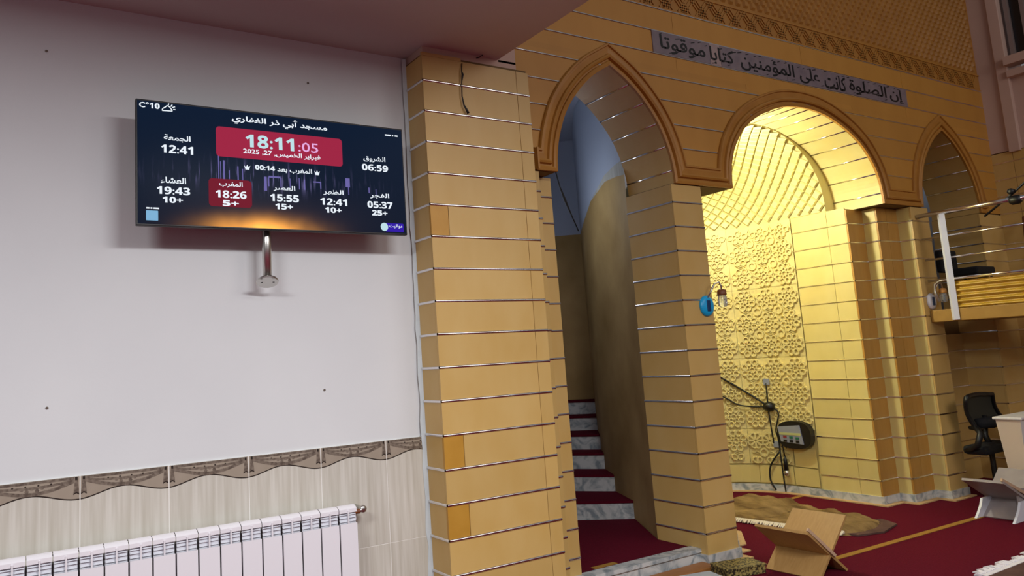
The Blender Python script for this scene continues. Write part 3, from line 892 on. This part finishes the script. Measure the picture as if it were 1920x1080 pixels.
# ------------------------------------------------------------------ television
TX0, TX1, TZ0, TZ1, TY = .596, 2.150, 2.461, 3.131, 4.0
tv = thing('television', (1.373, 4.03, TZ0), 'wide wall-mounted television showing prayer times on dark blue', 'television')
obj('casing', MB().box(TX0, TX1, TY, TY + .035, TZ0, TZ1), 'black', tv, bevel=.004)
obj('back_box', MB().box(TX0 + .25, TX1 - .25, TY + .03, TY + .075, TZ0 + .06, TZ1 - .2), 'black', tv, bevel=.006)
scx, scz = (TX0 + TX1) / 2, (TZ0 + TZ1) / 2
sw, sh = TX1 - TX0 - .014, TZ1 - TZ0 - .018
me = MB().add([(-sw / 2, 0, -sh / 2), (sw / 2, 0, -sh / 2), (sw / 2, 0, sh / 2), (-sw / 2, 0, sh / 2)], [(0, 1, 2, 3)])
sc = obj('screen', me, 'screen', tv, fix=False); sc.location = (scx, TY - .001, scz)
TWd, THt = TX1 - TX0, TZ1 - TZ0


def T(name, body, u0, u1, v, h, m='txt_white', bold=.02, lay=.0030):
    return text(name, body, TX0 + TWd * (u0 + u1) / 2, TZ0 + THt * v, TWd * (u1 - u0), THt * h, TY - lay, m, tv, bold)


def rrect(name, u0, u1, v0, v1, m, lay, r=.02):
    x0, x1, z0, z1 = TX0 + TWd * u0, TX0 + TWd * u1, TZ0 + THt * v0, TZ0 + THt * v1; pts = []
    for (cx, cz, q0) in ((x1 - r, z1 - r, 0), (x0 + r, z1 - r, 90), (x0 + r, z0 + r, 180), (x1 - r, z0 + r, 270)):
        for k in range(5):
            q = math.radians(q0 + 22.5 * k); pts.append((cx + r * math.cos(q), TY - lay, cz + r * math.sin(q)))
    return obj(name, MB().add(pts, [tuple(range(len(pts)))[::-1]]), m, tv, fix=False)


rrect('clock_panel', .262, .737, .591, .842, 'scr_red', .002)
rrect('highlight_panel', .234, .384, .176, .405, 'scr_red2', .002)
T('title', ar('مسجد أبي ذر الغفاري'), .319, .679, .922, .085, bold=.022)
T('clock', dig('18:11'), .366, .546, .745, .112, 'scr_cyan', .012)
T('clock_seconds', ':05', .562, .640, .735, .085, 'txt_pink', .008)
T('date', '2025 ,27 ' + ar('فبراير الخميس,'), .357, .647, .650, .052)
T('countdown', dig('00:14') + ' ' + ar('المغرب بعد'), .398, .612, .518, .054)
for k, (u, w_) in enumerate(((.370, .022), (.632, .022))):
    x, z = TX0 + TWd * u, TZ0 + THt * .518; a = TWd * w_ / 2
    obj('crown_icon', MB().add([(x + a * p, TY - .003, z + .014 * q) for p, q in ((-.6, -1), (.6, -1), (.75, -.3), (1, .7), (.45, .0), (0, 1), (-.45, .0), (-1, .7), (-.75, -.3))], [tuple(range(9))]), 'txt_white', tv, fix=False)
for (lab, tim, plus, u, v) in (('العشاء', '19:43', '10+', .118, .282), ('المغرب', '18:26', '5+', .311, .280), ('العصر', '15:55', '15+', .504, .276), ('الظهر', '12:41', '10+', .694, .269), ('الفجر', '05:37', '25+', .886, .266)):
    T('prayer_name', ar(lab), u - .041, u + .041, v + .082, .052); T('prayer_time', dig(tim), u - .054, u + .054, v, .062, bold=.012)
    T('prayer_delay', dig(plus), u - .018 - .006 * len(plus), u + .018 + .004 * len(plus), v - .073, .050)
T('prayer_name', ar('الجمعة'), .088, .176, .705, .056); T('prayer_time', dig('12:41'), .079, .184, .616, .066, bold=.012)
T('prayer_name', ar('الشروق'), .824, .918, .684, .056); T('prayer_time', dig('06:59'), .816, .928, .606, .060, bold=.012)
T('temperature', 'C°' + dig('10'), .010, .076, .953, .046)
ix, iz = TX0 + TWd * .104, TZ0 + THt * .940
mb = MB(); y = TY - .003
outline = [(-.032, -.012), (-.028, .0), (-.016, .008), (-.006, .018), (.006, .012), (.014, .002), (.02, -.010)]
for a, b in zip(outline, outline[1:] + outline[:1]):
    d = Vector((b[0] - a[0], 0, b[1] - a[1])).normalized(); n = Vector((-d.z, 0, d.x)) * .0026
    p, q = Vector((ix + a[0], y, iz + a[1])), Vector((ix + b[0], y, iz + b[1])); mb.add([p - n, q - n, q + n, p + n], [(0, 1, 2, 3)])
for a, b in (((.012, .014), (.02, .026)), ((.02, .010), (.034, .016)), ((.024, .0), (.036, .0)), ((.0, .020), (.002, .030))):
    d = Vector((b[0] - a[0], 0, b[1] - a[1])).normalized(); n = Vector((-d.z, 0, d.x)) * .0026
    p, q = Vector((ix + a[0], y, iz + a[1])), Vector((ix + b[0], y, iz + b[1])); mb.add([p - n, q - n, q + n, p + n], [(0, 1, 2, 3)])
obj('weather_icon', mb, 'txt_white', tv, fix=False)
rrect('plain_square', .030, .068, .040, .118, 'scr_blue', .002, .003)
mb = MB()
for (u, w_) in ((.031, .010), (.044, .006), (.053, .018)): 
    x = TX0 + TWd * u; z = TZ0 + THt * .136; mb.add([(x, TY - .003, z - .004), (x + TWd * w_, TY - .003, z - .004), (x + TWd * w_, TY - .003, z + .004), (x, TY - .003, z + .004)], [(0, 1, 2, 3)])
for (u, w_) in ((.922, .026), (.953, .006), (.965, .013)):
    x = TX0 + TWd * u; z = TZ0 + THt * .925; mb.add([(x, TY - .003, z - .004), (x + TWd * w_, TY - .003, z - .004), (x + TWd * w_, TY - .003, z + .005), (x, TY - .003, z + .005)], [(0, 1, 2, 3)])
obj('status_marks', mb, 'txt_white', tv, fix=False)
rrect('logo_panel', .905, .984, .026, .104, 'scr_purple', .002, .006)
lx, lz = TX0 + TWd * .900, TZ0 + THt * .068
obj('logo_disc', MB().add([(lx + .025 * math.cos(q), TY - .003, lz + .025 * math.sin(q)) for q in [2 * PI * k / 20 for k in range(20)]], [tuple(range(20))[::-1]]), 'scr_cyan', tv, fix=False)
T('logo_text', ar('مواقيت'), .922, .978, .078, .040, bold=.012)
# bright city lamps in the picture on the screen
mb = MB()
for (u, v0, v1, w_) in ((.268, .40, .62, .003), (.275, .40, .55, .003), (.285, .40, .56, .006), (.305, .41, .48, .003), (.335, .39, .52, .004), (.352, .40, .50, .003), (.43, .33, .45, .010), (.445, .37, .45, .004), (.447, .445, .46, .045), (.49, .37, .45, .004), (.525, .37, .45, .003), (.56, .36, .46, .003), (.58, .36, .45, .004), (.615, .43, .44, .03), (.643, .38, .44, .004), (.745, .41, .49, .018), (.755, .34, .41, .004), (.84, .37, .42, .004), (.87, .36, .41, .003)):
    x, x2, z0, z1 = TX0 + TWd * u, TX0 + TWd * (u + w_), TZ0 + THt * v0, TZ0 + THt * v1
    mb.add([(x, TY - .0014, z0), (x2, TY - .0014, z0), (x2, TY - .0014, z1), (x, TY - .0014, z1)], [(0, 1, 2, 3)])
obj('picture_lights', mb, 'scr_violet', tv, fix=False)
mp = thing('mount_pole', (1.30, 4.10, 2.18), 'chrome pole with round flange hanging below the television', 'tv mount')
obj('pole', MB().tube([(1.30, 4.10, 2.20), (1.30, 4.10, 2.62)], .026, 16), 'steel', mp, True)
fo = obj('flange', MB().lathe([(.0, 0), (.058, 0), (.062, .006), (.058, .014), (.03, .018), (.028, .04)], (0, 0, 0), 24), 'steel', mp); fo.matrix_parent_inverse = Matrix.Identity(4); fo.rotation_euler = (-.42, .10, 0)
for k in range(4): obj('screw', MB().lathe([(.006, -.004), (.006, .0)], (1.30 + .045 * math.cos(PI / 2 * k + .5), 4.10 + .045 * math.sin(PI / 2 * k + .5), 2.18), 8), 'black', mp)
obj('wall_bracket', MB().box(1.2, 1.4, 4.07, W, 2.60, 2.90), 'black', mp)

# ------------------------------------------------------------------ radiator
ra = thing('radiator', (.9, 4.13, .1), 'white sectional aluminium radiator under the tiled dado', 'radiator')
SP, YR = .1098, 4.075


def section_meshes():
    f = MB().box(.004, SP - .004, 0, .010, 0.0, .70); f.box(SP / 2 - .003, SP / 2 + .003, .004, .085, 0, .715)
    f.box(.012, SP - .012, .075, .085, 0, .72)
    a = f.mesh('front_plate'); a.materials.append(M['radiator_white'])
    c = MB()
    rows = []
    for q in range(7):
        t = q / 6; yy = .006 + .085 * t; zz = .765 + .030 * math.sin(PI * (.15 + .7 * t)); rows.append([(.002, yy, zz), (SP - .002, yy, zz)])
    c.grid(rows); c.grid([[(x, y_, z_ - .012) for x, y_, z_ in r] for r in rows]); c.grid([rows[0], [(x, y_, z_ - .02) for x, y_, z_ in rows[0]]])
    b = c.mesh('top_cap'); b.materials.append(M['radiator_white'])
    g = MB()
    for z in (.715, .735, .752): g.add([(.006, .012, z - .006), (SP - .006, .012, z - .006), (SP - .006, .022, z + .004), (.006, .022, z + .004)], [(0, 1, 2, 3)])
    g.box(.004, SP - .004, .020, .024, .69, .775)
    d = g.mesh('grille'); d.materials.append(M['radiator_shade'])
    h = MB().box(SP / 2 - .0035, SP / 2 + .0035, .0, .06, .70, .772).mesh('fin'); h.materials.append(M['radiator_white'])
    return a, b, d, h


RM = section_meshes()
for k in range(18):
    x = 1.775 - SP * (k + 1)
    s = child('radiator_section', RM[0], ra, (x - ra.location.x, YR - ra.location.y, .115 - ra.location.z))
    child('top_cap', RM[1], s, (0, 0, 0)); child('grille', RM[2], s, (0, 0, 0)); child('fin', RM[3], s, (0, 0, 0))
    if k: obj('gap_strip', MB().box(x + SP - .003, x + SP + .003, YR + .012, YR + .07, .12, .86), 'black', ra)  # black strip filling the gap between neighbouring sections
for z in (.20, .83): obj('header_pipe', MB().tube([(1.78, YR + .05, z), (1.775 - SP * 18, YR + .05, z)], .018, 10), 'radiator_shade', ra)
obj('valve', MB().tube([(1.775, YR + .05, .865), (1.81, YR + .05, .865)], .014, 10), 'brown_cap', ra)
obj('valve_knob', MB().lathe([(.008, 0), (.02, .004), (.022, .02), (.014, .034), (.004, .036)], (1.835, YR + .045, .872), 14, 'y'), 'steel', ra, True)
obj('valve_body', MB().tube([(1.81, YR + .05, .865), (1.83, YR + .055, .872), (1.835, YR + .08, .875), (1.835, W - .012, .875)], .011, 10), 'steel', ra, True)
obj('foot_bracket', MB().box(1.2, 1.23, YR + .02, YR + .06, 0, .12).box(-.1, -.07, YR + .02, YR + .06, 0, .12), 'radiator_white', ra)

# ------------------------------------------------------------------ balcony of the pulpit
ba = thing('pulpit_balcony', (9.2, 3.7, 1.79), 'pulpit balcony with steel railing and pleated gold cloth', 'balcony')
BX = 8.45
obj('platform', MB().box(BX, 9.95, 2.9, 4.245, 1.79, 1.915), 'balcony_stone', ba, bevel=.006)
pleat = [(1.918 + .275 * i / 40, .018 * math.sin(i / 40 * 2 * PI * 5)) for i in range(41)]
obj('pleated_cloth', MB().grid([[(BX + .014 - d, y, z) for y in (4.0, 3.6, 3.2, 2.92)] for z, d in pleat]), 'curtain', ba, True)
obj('pleated_cloth', MB().grid([[(x, 2.92 - d, z) for x in (BX + .02, 9.9)] for z, d in pleat]), 'curtain', ba, True)
for z, r in ((2.22, .014), (2.44, .010), (2.665, .010)): obj('rail', MB().tube([(BX, 4.22, z), (BX, 2.92, z)], r, 10), 'chrome', ba, True)
obj('top_rail', MB().tube([(BX, 4.245, 2.915), (BX, 2.92, 2.915)], .024, 12), 'chrome', ba, True)
obj('rail', MB().tube([(BX, 4.14, 2.0), (BX, 4.17, 2.10), (BX, 4.16, 2.18), (BX, 4.10, 2.215), (BX, 4.0, 2.22)], .014, 8), 'steel', ba, True)
obj('post', MB().tube([(BX - .012, 4.0, 1.80), (BX - .012, 4.0, 2.90)], .036, 4), 'white_plastic', ba)
obj('post', MB().tube([(BX, 2.95, 1.9), (BX, 2.95, 2.90)], .028, 10), 'chrome', ba, True)
mc = thing('microphone_clamp', (BX, 3.3, 2.92), 'black microphone boom clamped to the top railing', 'microphone stand')
obj('clamp', MB().lathe([(.03, -.05), (.045, -.03), (.045, .03), (.03, .05)], (BX, 3.33, 2.905), 12, 'y'), 'black', mc, True)
obj('boom', MB().tube([(BX + .02, 3.62, 2.80), (BX, 3.33, 2.98), (BX - .02, 3.16, 3.10), (BX - .04, 2.95, 3.24)], .011, 8), 'black', mc, True)
obj('knob', MB().lathe([(.012, -.03), (.03, -.02), (.03, .02), (.012, .03)], (BX - .01, 3.35, 2.99), 10, 'x'), 'black', mc, True)
tag(obj('wooden_staff', MB().tube([(10.28, 4.0, 2.95), (9.4, 3.7, 1.93)], .016, 8), 'brown_cap', None, True), 'slim brown wooden staff leaning on the balcony', 'staff')
bc = thing('balcony_seat', (9.4, 4.5, 1.8), 'black padded seat standing in the balcony doorway', 'chair')
obj('backrest', MB().box(9.36, 9.72, 4.50, 4.57, 2.36, 2.62), 'black_fabric', bc, bevel=.02)
obj('seat', MB().box(9.40, 9.80, 4.16, 4.50, 2.30, 2.39), 'black_fabric', bc, bevel=.02)
for x, y in ((9.43, 4.2), (9.77, 4.2), (9.43, 4.47), (9.77, 4.47)): obj('leg', MB().tube([(x, y, 1.915), (x, y, 2.31)], .012, 8), 'black', bc)

# ------------------------------------------------------------------ wall lamps
def sconce(x, plate, label, flip):
    s = thing('wall_sconce', (x, W, 2.0), label, 'wall lamp', 'lamps on the niche piers')
    px = x
    obj('back_plate', MB().lathe([(.0, -.03), (.045, -.03), (.062, -.022), (.068, -.006), (.066, 0)], (0, 0, 0), 24, 'y'), plate, s, True)
    o = s.children[-1]; o.matrix_parent_inverse = Matrix.Identity(4); o.location = (0, 0, .01); o.scale = (1.18, 1, 1.28)
    obj('switch_plate', MB().box(px - .022, px + .02, W - .036, W - .028, 1.965, 2.055), 'blue_dark', s, bevel=.004)
    xx = px + flip * .125
    obj('arm', MB().tube([(px, W - .02, 2.07), (px + flip * .03, W - .05, 2.14), (px + flip * .06, W - .06, 2.19), (xx - flip * .02, W - .07, 2.20), (xx, W - .07, 2.17), (xx, W - .07, 2.14)], .007, 8), 'steel', s, True)
    c = (xx, W - .07, 0)
    obj('cap', MB().lathe([(.012, 2.145), (.034, 2.135), (.038, 2.10), (.034, 2.09)], c, 14), 'brown_cap' if flip > 0 and plate == 'blue_plastic' else 'gold_cap', s, True)
    obj('glass_jar', MB().lathe([(.030, 2.092), (.036, 2.07), (.036, 2.02), (.030, 1.998), (.012, 1.994)], c, 14), 'glass', s, True)
    return s


sconce(5.035, 'blue_plastic', 'bright blue plate lamp with hanging glass jar on the pier left of the niche', 1)
sconce(8.50, 'white_plastic', 'white and dark blue plate lamp with glass jar on the pier by the balcony', 1)

# ------------------------------------------------------------------ sockets, cables, control box, microphone on the niche wall


def on(u, z, d=.02): x, y = upt(u, 1, d); return (x, y, z)


def face_box(name, u, z, wu, hz, d0, d1, m, parent, bevel=.004):
    a, b = on(u - wu / 2, z, d0), on(u + wu / 2, z, d0); U = Vector((b[0] - a[0], b[1] - a[1])); L_ = U.length; U.normalize(); N = Vector((-U.y, U.x))
    if N.dot(Vector((CX - a[0], YC - a[1]))) < 0: N = -N
    return obj(name, MB().obox(a[:2], U, N, 0, L_, 0, d1 - d0, z - hz / 2, z + hz / 2), m, parent, bevel=bevel)


so = tag(face_box('wall_socket', .505, 1.235, .07, .07, .03, .048, 'grey_plastic', None), 'small grey wall socket above the black adapter', 'socket', 'sockets in the niche')
so = tag(face_box('wall_socket', .47, .535, .07, .07, .03, .048, 'grey_plastic', None), 'small grey wall socket beside the control box', 'socket', 'sockets in the niche')
ad = tag(obj('power_adapter', MB().lathe([(.012, -.06), (.045, -.045), (.058, 0), (.045, .045), (.012, .06)], on(.50, .957, .055), 14, 'y'), 'black', None, True), 'black round power adapter hanging on cables in the niche', 'adapter')


def cable(pts, label, r=.009, d=.045):
    P = [Vector(on(u, z, d)) for u, z in pts]; Q = []
    for i in range(len(P) - 1):
        for k in range(4):
            t = k / 4; p0, p1, p2, p3 = P[max(i - 1, 0)], P[i], P[i + 1], P[min(i + 2, len(P) - 1)]
            Q.append(.5 * (2 * p1 + (p2 - p0) * t + (2 * p0 - 5 * p1 + 4 * p2 - p3) * t * t + (3 * p1 - p0 - 3 * p2 + p3) * t ** 3))
    Q.append(P[-1])
    return tag(obj('cable', MB().tube(Q, r, 6), 'rubber', None, True), label, 'cable', 'black cables in the niche')


cable([(1.35, 1.50), (.999, 1.288), (.751, 1.123), (.54, .979)], 'taut upper black cable running from the left to the adapter', .011)
cable([(1.30, 1.22), (1.003, 1.07), (.86, .985), (.70, .958), (.54, .957)], 'slack lower black cable running from the left to the adapter', .009)
cable([(.508, 1.22), (.515, 1.0), (.511, .786), (.495, .55)], 'vertical black cable from the upper socket past the adapter', .008)
cable([(.46, .94), (.40, .88), (.455, .70), (.44, .62), (.434, .52), (.434, .462)], 'black cable bowing down from the adapter', .008)
cable([(.434, .462), (.562, .30), (.583, .14), (.53, .03)], 'looped black cable touching the carpet below the control box', .009)
cable([(.434, .462), (.43, .30), (.425, .12), (.42, .02)], 'straight black cable dropping to the carpet behind the microphone', .008)
cb = thing('control_box', on(.20, .65, .05), 'black oval wall unit with grey face and coloured buttons', 'control box')
Np = Vector((-1, 0)); Pb = (CX + R - .035, 5.405)
c0 = upt(.20, 1, .0)
pts = []
for k in range(24):
    q = 2 * PI * k / 24; ex, ez = math.cos(q), math.sin(q)
    pts.append((CX + R - .03, c0[1] + .205 * math.copysign(abs(ex) ** .75, ex), .655 + .15 * math.copysign(abs(ez) ** .75, ez)))
obj('casing', MB().prism(pts, (-.075, 0, 0)), 'black', cb)
xf = CX + R - .105
ya, yb = c0[1] - .115, c0[1] + .185
obj('face_plate', MB().add([(xf, ya, .56), (xf, yb - .03, .58), (xf, yb, .74), (xf, ya + .03, .765), (xf - .012, ya, .56), (xf - .012, yb - .03, .58), (xf - .012, yb, .74), (xf - .012, ya + .03, .765)], [(0, 1, 2, 3), (4, 7, 6, 5), (0, 4, 5, 1), (1, 5, 6, 2), (2, 6, 7, 3), (3, 7, 4, 0)]), 'grey_plastic', cb)
obj('display_strip', MB().box(xf - .016, xf - .011, ya + .02, yb - .02, .655, .68), 'lcd', cb)
for i, (c_, z) in enumerate((('red_button', .635), ('green_button', .630), ('green_button', .625), ('black', .592), ('black', .590), ('black', .588))):
    y = c0[1] + .10 - .075 * (i % 3); obj('button', MB().box(xf - .018, xf - .011, y - .02, y + .02, z - .012, z + .012), c_, cb)
mi = thing('microphone', on(.38, .21, .06), 'black handheld microphone hanging head down in the niche', 'microphone')
p = on(.375, 0, .06)
obj('handle', MB().tube([(p[0], p[1], .41), (p[0], p[1], .36), (p[0], p[1], .25)], [.012, .02, .026], 12), 'black', mi, True)
obj('grille', MB().lathe([(.012, -.04), (.028, -.03), (.034, -.005), (.030, .018), (.022, .024)], (p[0], p[1], .235), 14), 'steel', mi, True)
obj('lead', MB().tube([(p[0], p[1], .41), (p[0], p[1] + .01, .5), (p[0], p[1] + .02, .58)], .007, 6), 'rubber', mi, True)

# ------------------------------------------------------------------ folding bookstands


def bookstand(o, axis, L_, prof_a, prof_b, th, mats, label, group):
    """two crossed boards; profiles are (x,z) end points, axis is the hinge direction in plan"""
    t = thing('bookstand', (o[0], o[1], 0), label, 'bookstand', group); ax = Vector((axis[0], axis[1], 0)).normalized(); sx = Vector((ax.y, -ax.x, 0))
    for nm, (p, q), m_ in (('board', prof_a, mats[0]), ('board', prof_b, mats[1])):
        a = Vector((o[0], o[1], 0)) + sx * p[0] + Vector((0, 0, p[1])); b = Vector((o[0], o[1], 0)) + sx * q[0] + Vector((0, 0, q[1]))
        d = (b - a).normalized(); n = d.cross(ax).normalized() * th / 2
        obj(nm, MB().prism([a - n, b - n, b + n, a + n], ax * L_), m_, t)
    return t


bs = bookstand((5.20, 3.52), (-.06, 1), .42, ((-.16, .0), (.27, .375)), ((-.245, .335), (.20, .0)), .020, ('wood', 'wood'), 'brown wooden folding bookstand in the foreground beside the pier', 'folding bookstands')
# shorter thick book-rest slip on the leaning board
sx = Vector((1, .06, 0))
obj('edge_strip', MB().prism([(4.955, 3.505, .352), (5.235, 3.505, .125), (5.25, 3.505, .142), (4.97, 3.505, .369)], (-.001, .014, 0)), 'wood_edge', bs)
b2 = bookstand((8.02, 3.42), (-.04, 1), .33, ((-.24, .0), (.30, .36)), ((-.46, .36), (.28, .0)), .022, ('grey_board', 'grey_board'), 'grey folding bookstand with white scalloped feet near the lectern', 'folding bookstands')
obj('top_edge', MB().prism([(7.545, 3.405, .372), (8.17, 3.405, .10), (8.18, 3.405, .125), (7.555, 3.405, .397)], (0, .015, 0)), 'wood_edge', b2)
# scalloped white feet: an outline with an arched cut-out
out = [(-.36, 0), (-.30, .045), (-.24, .10), (-.2, .16), (.30, .16), (.34, .10), (.40, .045), (.44, 0), (.30, 0), (.25, .05), (.15, .085), (.02, .09), (-.08, .06), (-.14, 0)]
for y in (3.40, 3.70):
    f = obj('foot', MB().prism([(8.02 + x - .02, y, z) for x, z in out], (0, .02, 0)), 'white_plastic', b2)
obj('inner_panel', MB().box(7.85, 8.33, 3.43, 3.45, .10, .26), 'grey_board', b2)

# ------------------------------------------------------------------ lectern and office chair
le = thing('lectern', (8.7, 3.65, 0), 'white tapering cabinet lectern in front of the office chair', 'lectern')
LX0, LX1, LY0, LY1 = 8.38, 9.05, 3.55, 3.76
bt = [(LX0 + .07, LY0 + .05), (LX1 - .07, LY0 + .05), (LX1 - .07, LY1 - .05), (LX0 + .07, LY1 - .05)]; tp = [(LX0, LY0), (LX1, LY0), (LX1, LY1), (LX0, LY1)]
obj('body', MB().add([(*p, 0) for p in bt] + [(*p, .815) for p in tp], [(0, 1, 5, 4), (1, 2, 6, 5), (2, 3, 7, 6), (0, 3, 2, 1), (4, 5, 6, 7)]), 'lectern_white', le)
obj('side_panel', MB().add([(*bt[0], 0), (*bt[3], 0), (*tp[3], .815), (*tp[0], .815)], [(0, 1, 2, 3)]), 'lectern_side', le, fix=False)
obj('top', MB().box(LX0 - .02, LX1 + .02, LY0 - .02, LY1 + .02, .815, .84), 'lectern_white', le, bevel=.006)
ch = thing('office_chair', (8.85, 4.08, 0), 'black mesh-back office chair behind the lectern', 'chair')
rows = []
for i in range(9):
    t = i / 8; z = .68 + .33 * t; yb = 4.07 + .04 * math.sin(t * PI)
    rows.append([(8.46 + .13 * (1 - t) + (.54 + .10 * (1 - t)) * q, yb - .04 * (q - .5) ** 2 * 4, z + .015 * math.sin(PI * q)) for q in [k / 6 for k in range(7)]])
obj('mesh_back', MB().grid(rows), 'mesh_back', ch, True)
L0 = [r[0] for r in rows]; R0 = [r[-1] for r in rows]
obj('back_frame', MB().tube(L0 + rows[-1][1:-1] + R0[::-1] + rows[0][1:-1][::-1] + [L0[0]], .022, 8), 'black', ch, True)
obj('lumbar_pad', MB().tube([(8.66, 4.05, .74), (8.9, 4.03, .73), (9.12, 4.05, .74)], [.05, .06, .05], 10), 'black_fabric', ch, True)
obj('spine', MB().tube([(8.9, 4.09, .80), (8.88, 4.10, .60), (8.86, 4.06, .50)], .03, 8), 'black', ch, True)
obj('seat', MB().box(8.50, 9.10, 3.92, 4.16, .44, .53), 'black_fabric', ch, bevel=.035)
for x in (8.50, 9.16): obj('armrest', MB().tube([(x + .02, 4.13, .48), (x - .02, 4.06, .50), (x - .06, 3.98, .54), (x - .03, 3.95, .66), (x + .06, 4.02, .70), (x + .10, 4.1, .70)], [.02, .024, .028, .03, .028, .02], 8), 'black', ch, True)
obj('gas_lift', MB().tube([(8.85, 4.05, .08), (8.85, 4.05, .45)], .025, 10), 'black', ch)
for k in range(5):
    q = 2 * PI * k / 5 + .4; e = (8.85 + .17 * math.cos(q), 4.05 + .13 * math.sin(q))
    obj('base_leg', MB().tube([(8.85, 4.05, .10), (*e, .07)], [.02, .015], 8), 'black', ch); obj('caster', MB().lathe([(.008, -.02), (.03, -.015), (.03, .015), (.008, .02)], (*e, .031), 10, 'x'), 'black', ch)

# ------------------------------------------------------------------ rugs and small floor things
outl = [(7.03, 5.80), (7.30, 5.72), (7.20, 5.2), (7.06, 4.7), (6.97, 4.24), (6.86, 4.12), (6.60, 4.05), (6.30, 4.13), (6.26, 4.62), (6.14, 5.08), (6.2, 5.6), (6.6, 5.85)]
cen = Vector((6.68, 4.9)); den = []
for i in range(len(outl)):
    p0, p1, p2, p3 = (Vector(outl[(i + k) % len(outl)]) for k in (-1, 0, 1, 2))
    for k in range(12):
        t = k / 12; den.append(.5 * (2 * p1 + (p2 - p0) * t + (2 * p0 - 5 * p1 + 4 * p2 - p3) * t * t + (3 * p1 - p0 - 3 * p2 + p3) * t ** 3))
den = [p + (p - cen).normalized() * random.uniform(-.006, .012) for p in den]
rows = []
for k in range(28):
    t = k / 27; row = []
    for p in den:
        q = p + (cen - p) * (t * .985); x, y = q; e = (q - p).length
        row.append((x, y, .003 + .036 * min(1, e / .06) ** .5 + (.014 * math.sin(9 * x + 3 * math.sin(6 * y)) + .012 * math.sin(21 * y + 5 * x) + random.uniform(-.005, .005)) * min(1, e / .05)))
    rows.append(row + [row[0]])
rg = thing('sheepskin_rug', (6.7, 5.0, 0), 'shaggy brown sheepskin rug lying in front of the niche', 'rug')
obj('fleece', MB().grid(rows), 'fleece', rg, True)
mb = MB()
for i in range(60):
    t = i / 59; x, y = 6.13 + .17 * t, 5.1 - .97 * t; mb.tube([(x + .02, y, .03), (x - .035, y - .01 + random.uniform(-.015, .015), .012)], [.014, .004], 5)
obj('edge_wool', mb, 'fringe', rg)['kind'] = 'stuff'
obj('dark_hem', MB().prism([(6.98, 4.26, .002), (6.88, 4.13, .002), (6.6, 4.06, .002), (6.34, 4.12, .002), (6.36, 4.03, .002), (6.62, 3.95, .002), (6.96, 4.03, .002), (7.06, 4.22, .002)], (0, 0, .014)), 'rug_brown', rg)
fr2 = thing('fringed_rug', (6.5, 2.5, 0), 'dusty brown patterned rug with white tasselled edge at lower right', 'rug')
obj('pile', MB().box(5.87, 8.2, 1.2, 2.86, .001, .014), 'rug_brown', fr2)
obj('edge_band', MB().box(5.87, 8.2, 2.83, 2.872, .001, .017), 'rug_white', fr2)
mb = MB()
for i in range(75):
    x = 5.88 + 2.3 * i / 74; l_ = random.uniform(.03, .10); g_ = random.uniform(-.04, .04); mb.tube([(x, 2.865, .012), (x + g_ * .4, 2.865 + l_ * .5, .016), (x + g_, 2.865 + l_, .006)], [.014, .013, .004], 5)
obj('tassels', mb, 'rug_white', fr2)['kind'] = 'stuff'
tag(obj('threshold_board', MB().box(3.45, 4.80, 4.16, 4.31, .001, .03), 'board', bevel=.005), 'orange brown wooden board below the marble threshold', 'board')
bx = thing('patterned_box', (4.76, 4.09, 0), 'gold and black patterned box on the floor at the pier foot', 'box')
obj('body', MB().prism([(4.60, 3.94, .002), (4.93, 3.87, .002), (4.98, 4.06, .002), (4.66, 4.14, .002)], (0, 0, .055)), 'patterned', bx)
obj('lid', MB().prism([(4.59, 3.935, .057), (4.935, 3.862, .057), (4.988, 4.062, .057), (4.655, 4.145, .057)], (0, 0, .012)), 'patterned', bx)
pa = thing('grey_booklet', (4.40, 4.0, 0), 'pale grey booklet on the floor beside the patterned box', 'booklet')
obj('cover', MB().prism([(4.25, 3.98, .036), (4.53, 3.92, .036), (4.57, 4.08, .036), (4.30, 4.14, .036)], (0, 0, .004)), 'paper_grey', pa)
obj('pages', MB().prism([(4.255, 3.983, .002), (4.525, 3.925, .002), (4.565, 4.078, .002), (4.305, 4.133, .002)], (0, 0, .034)), 'fringe', pa)
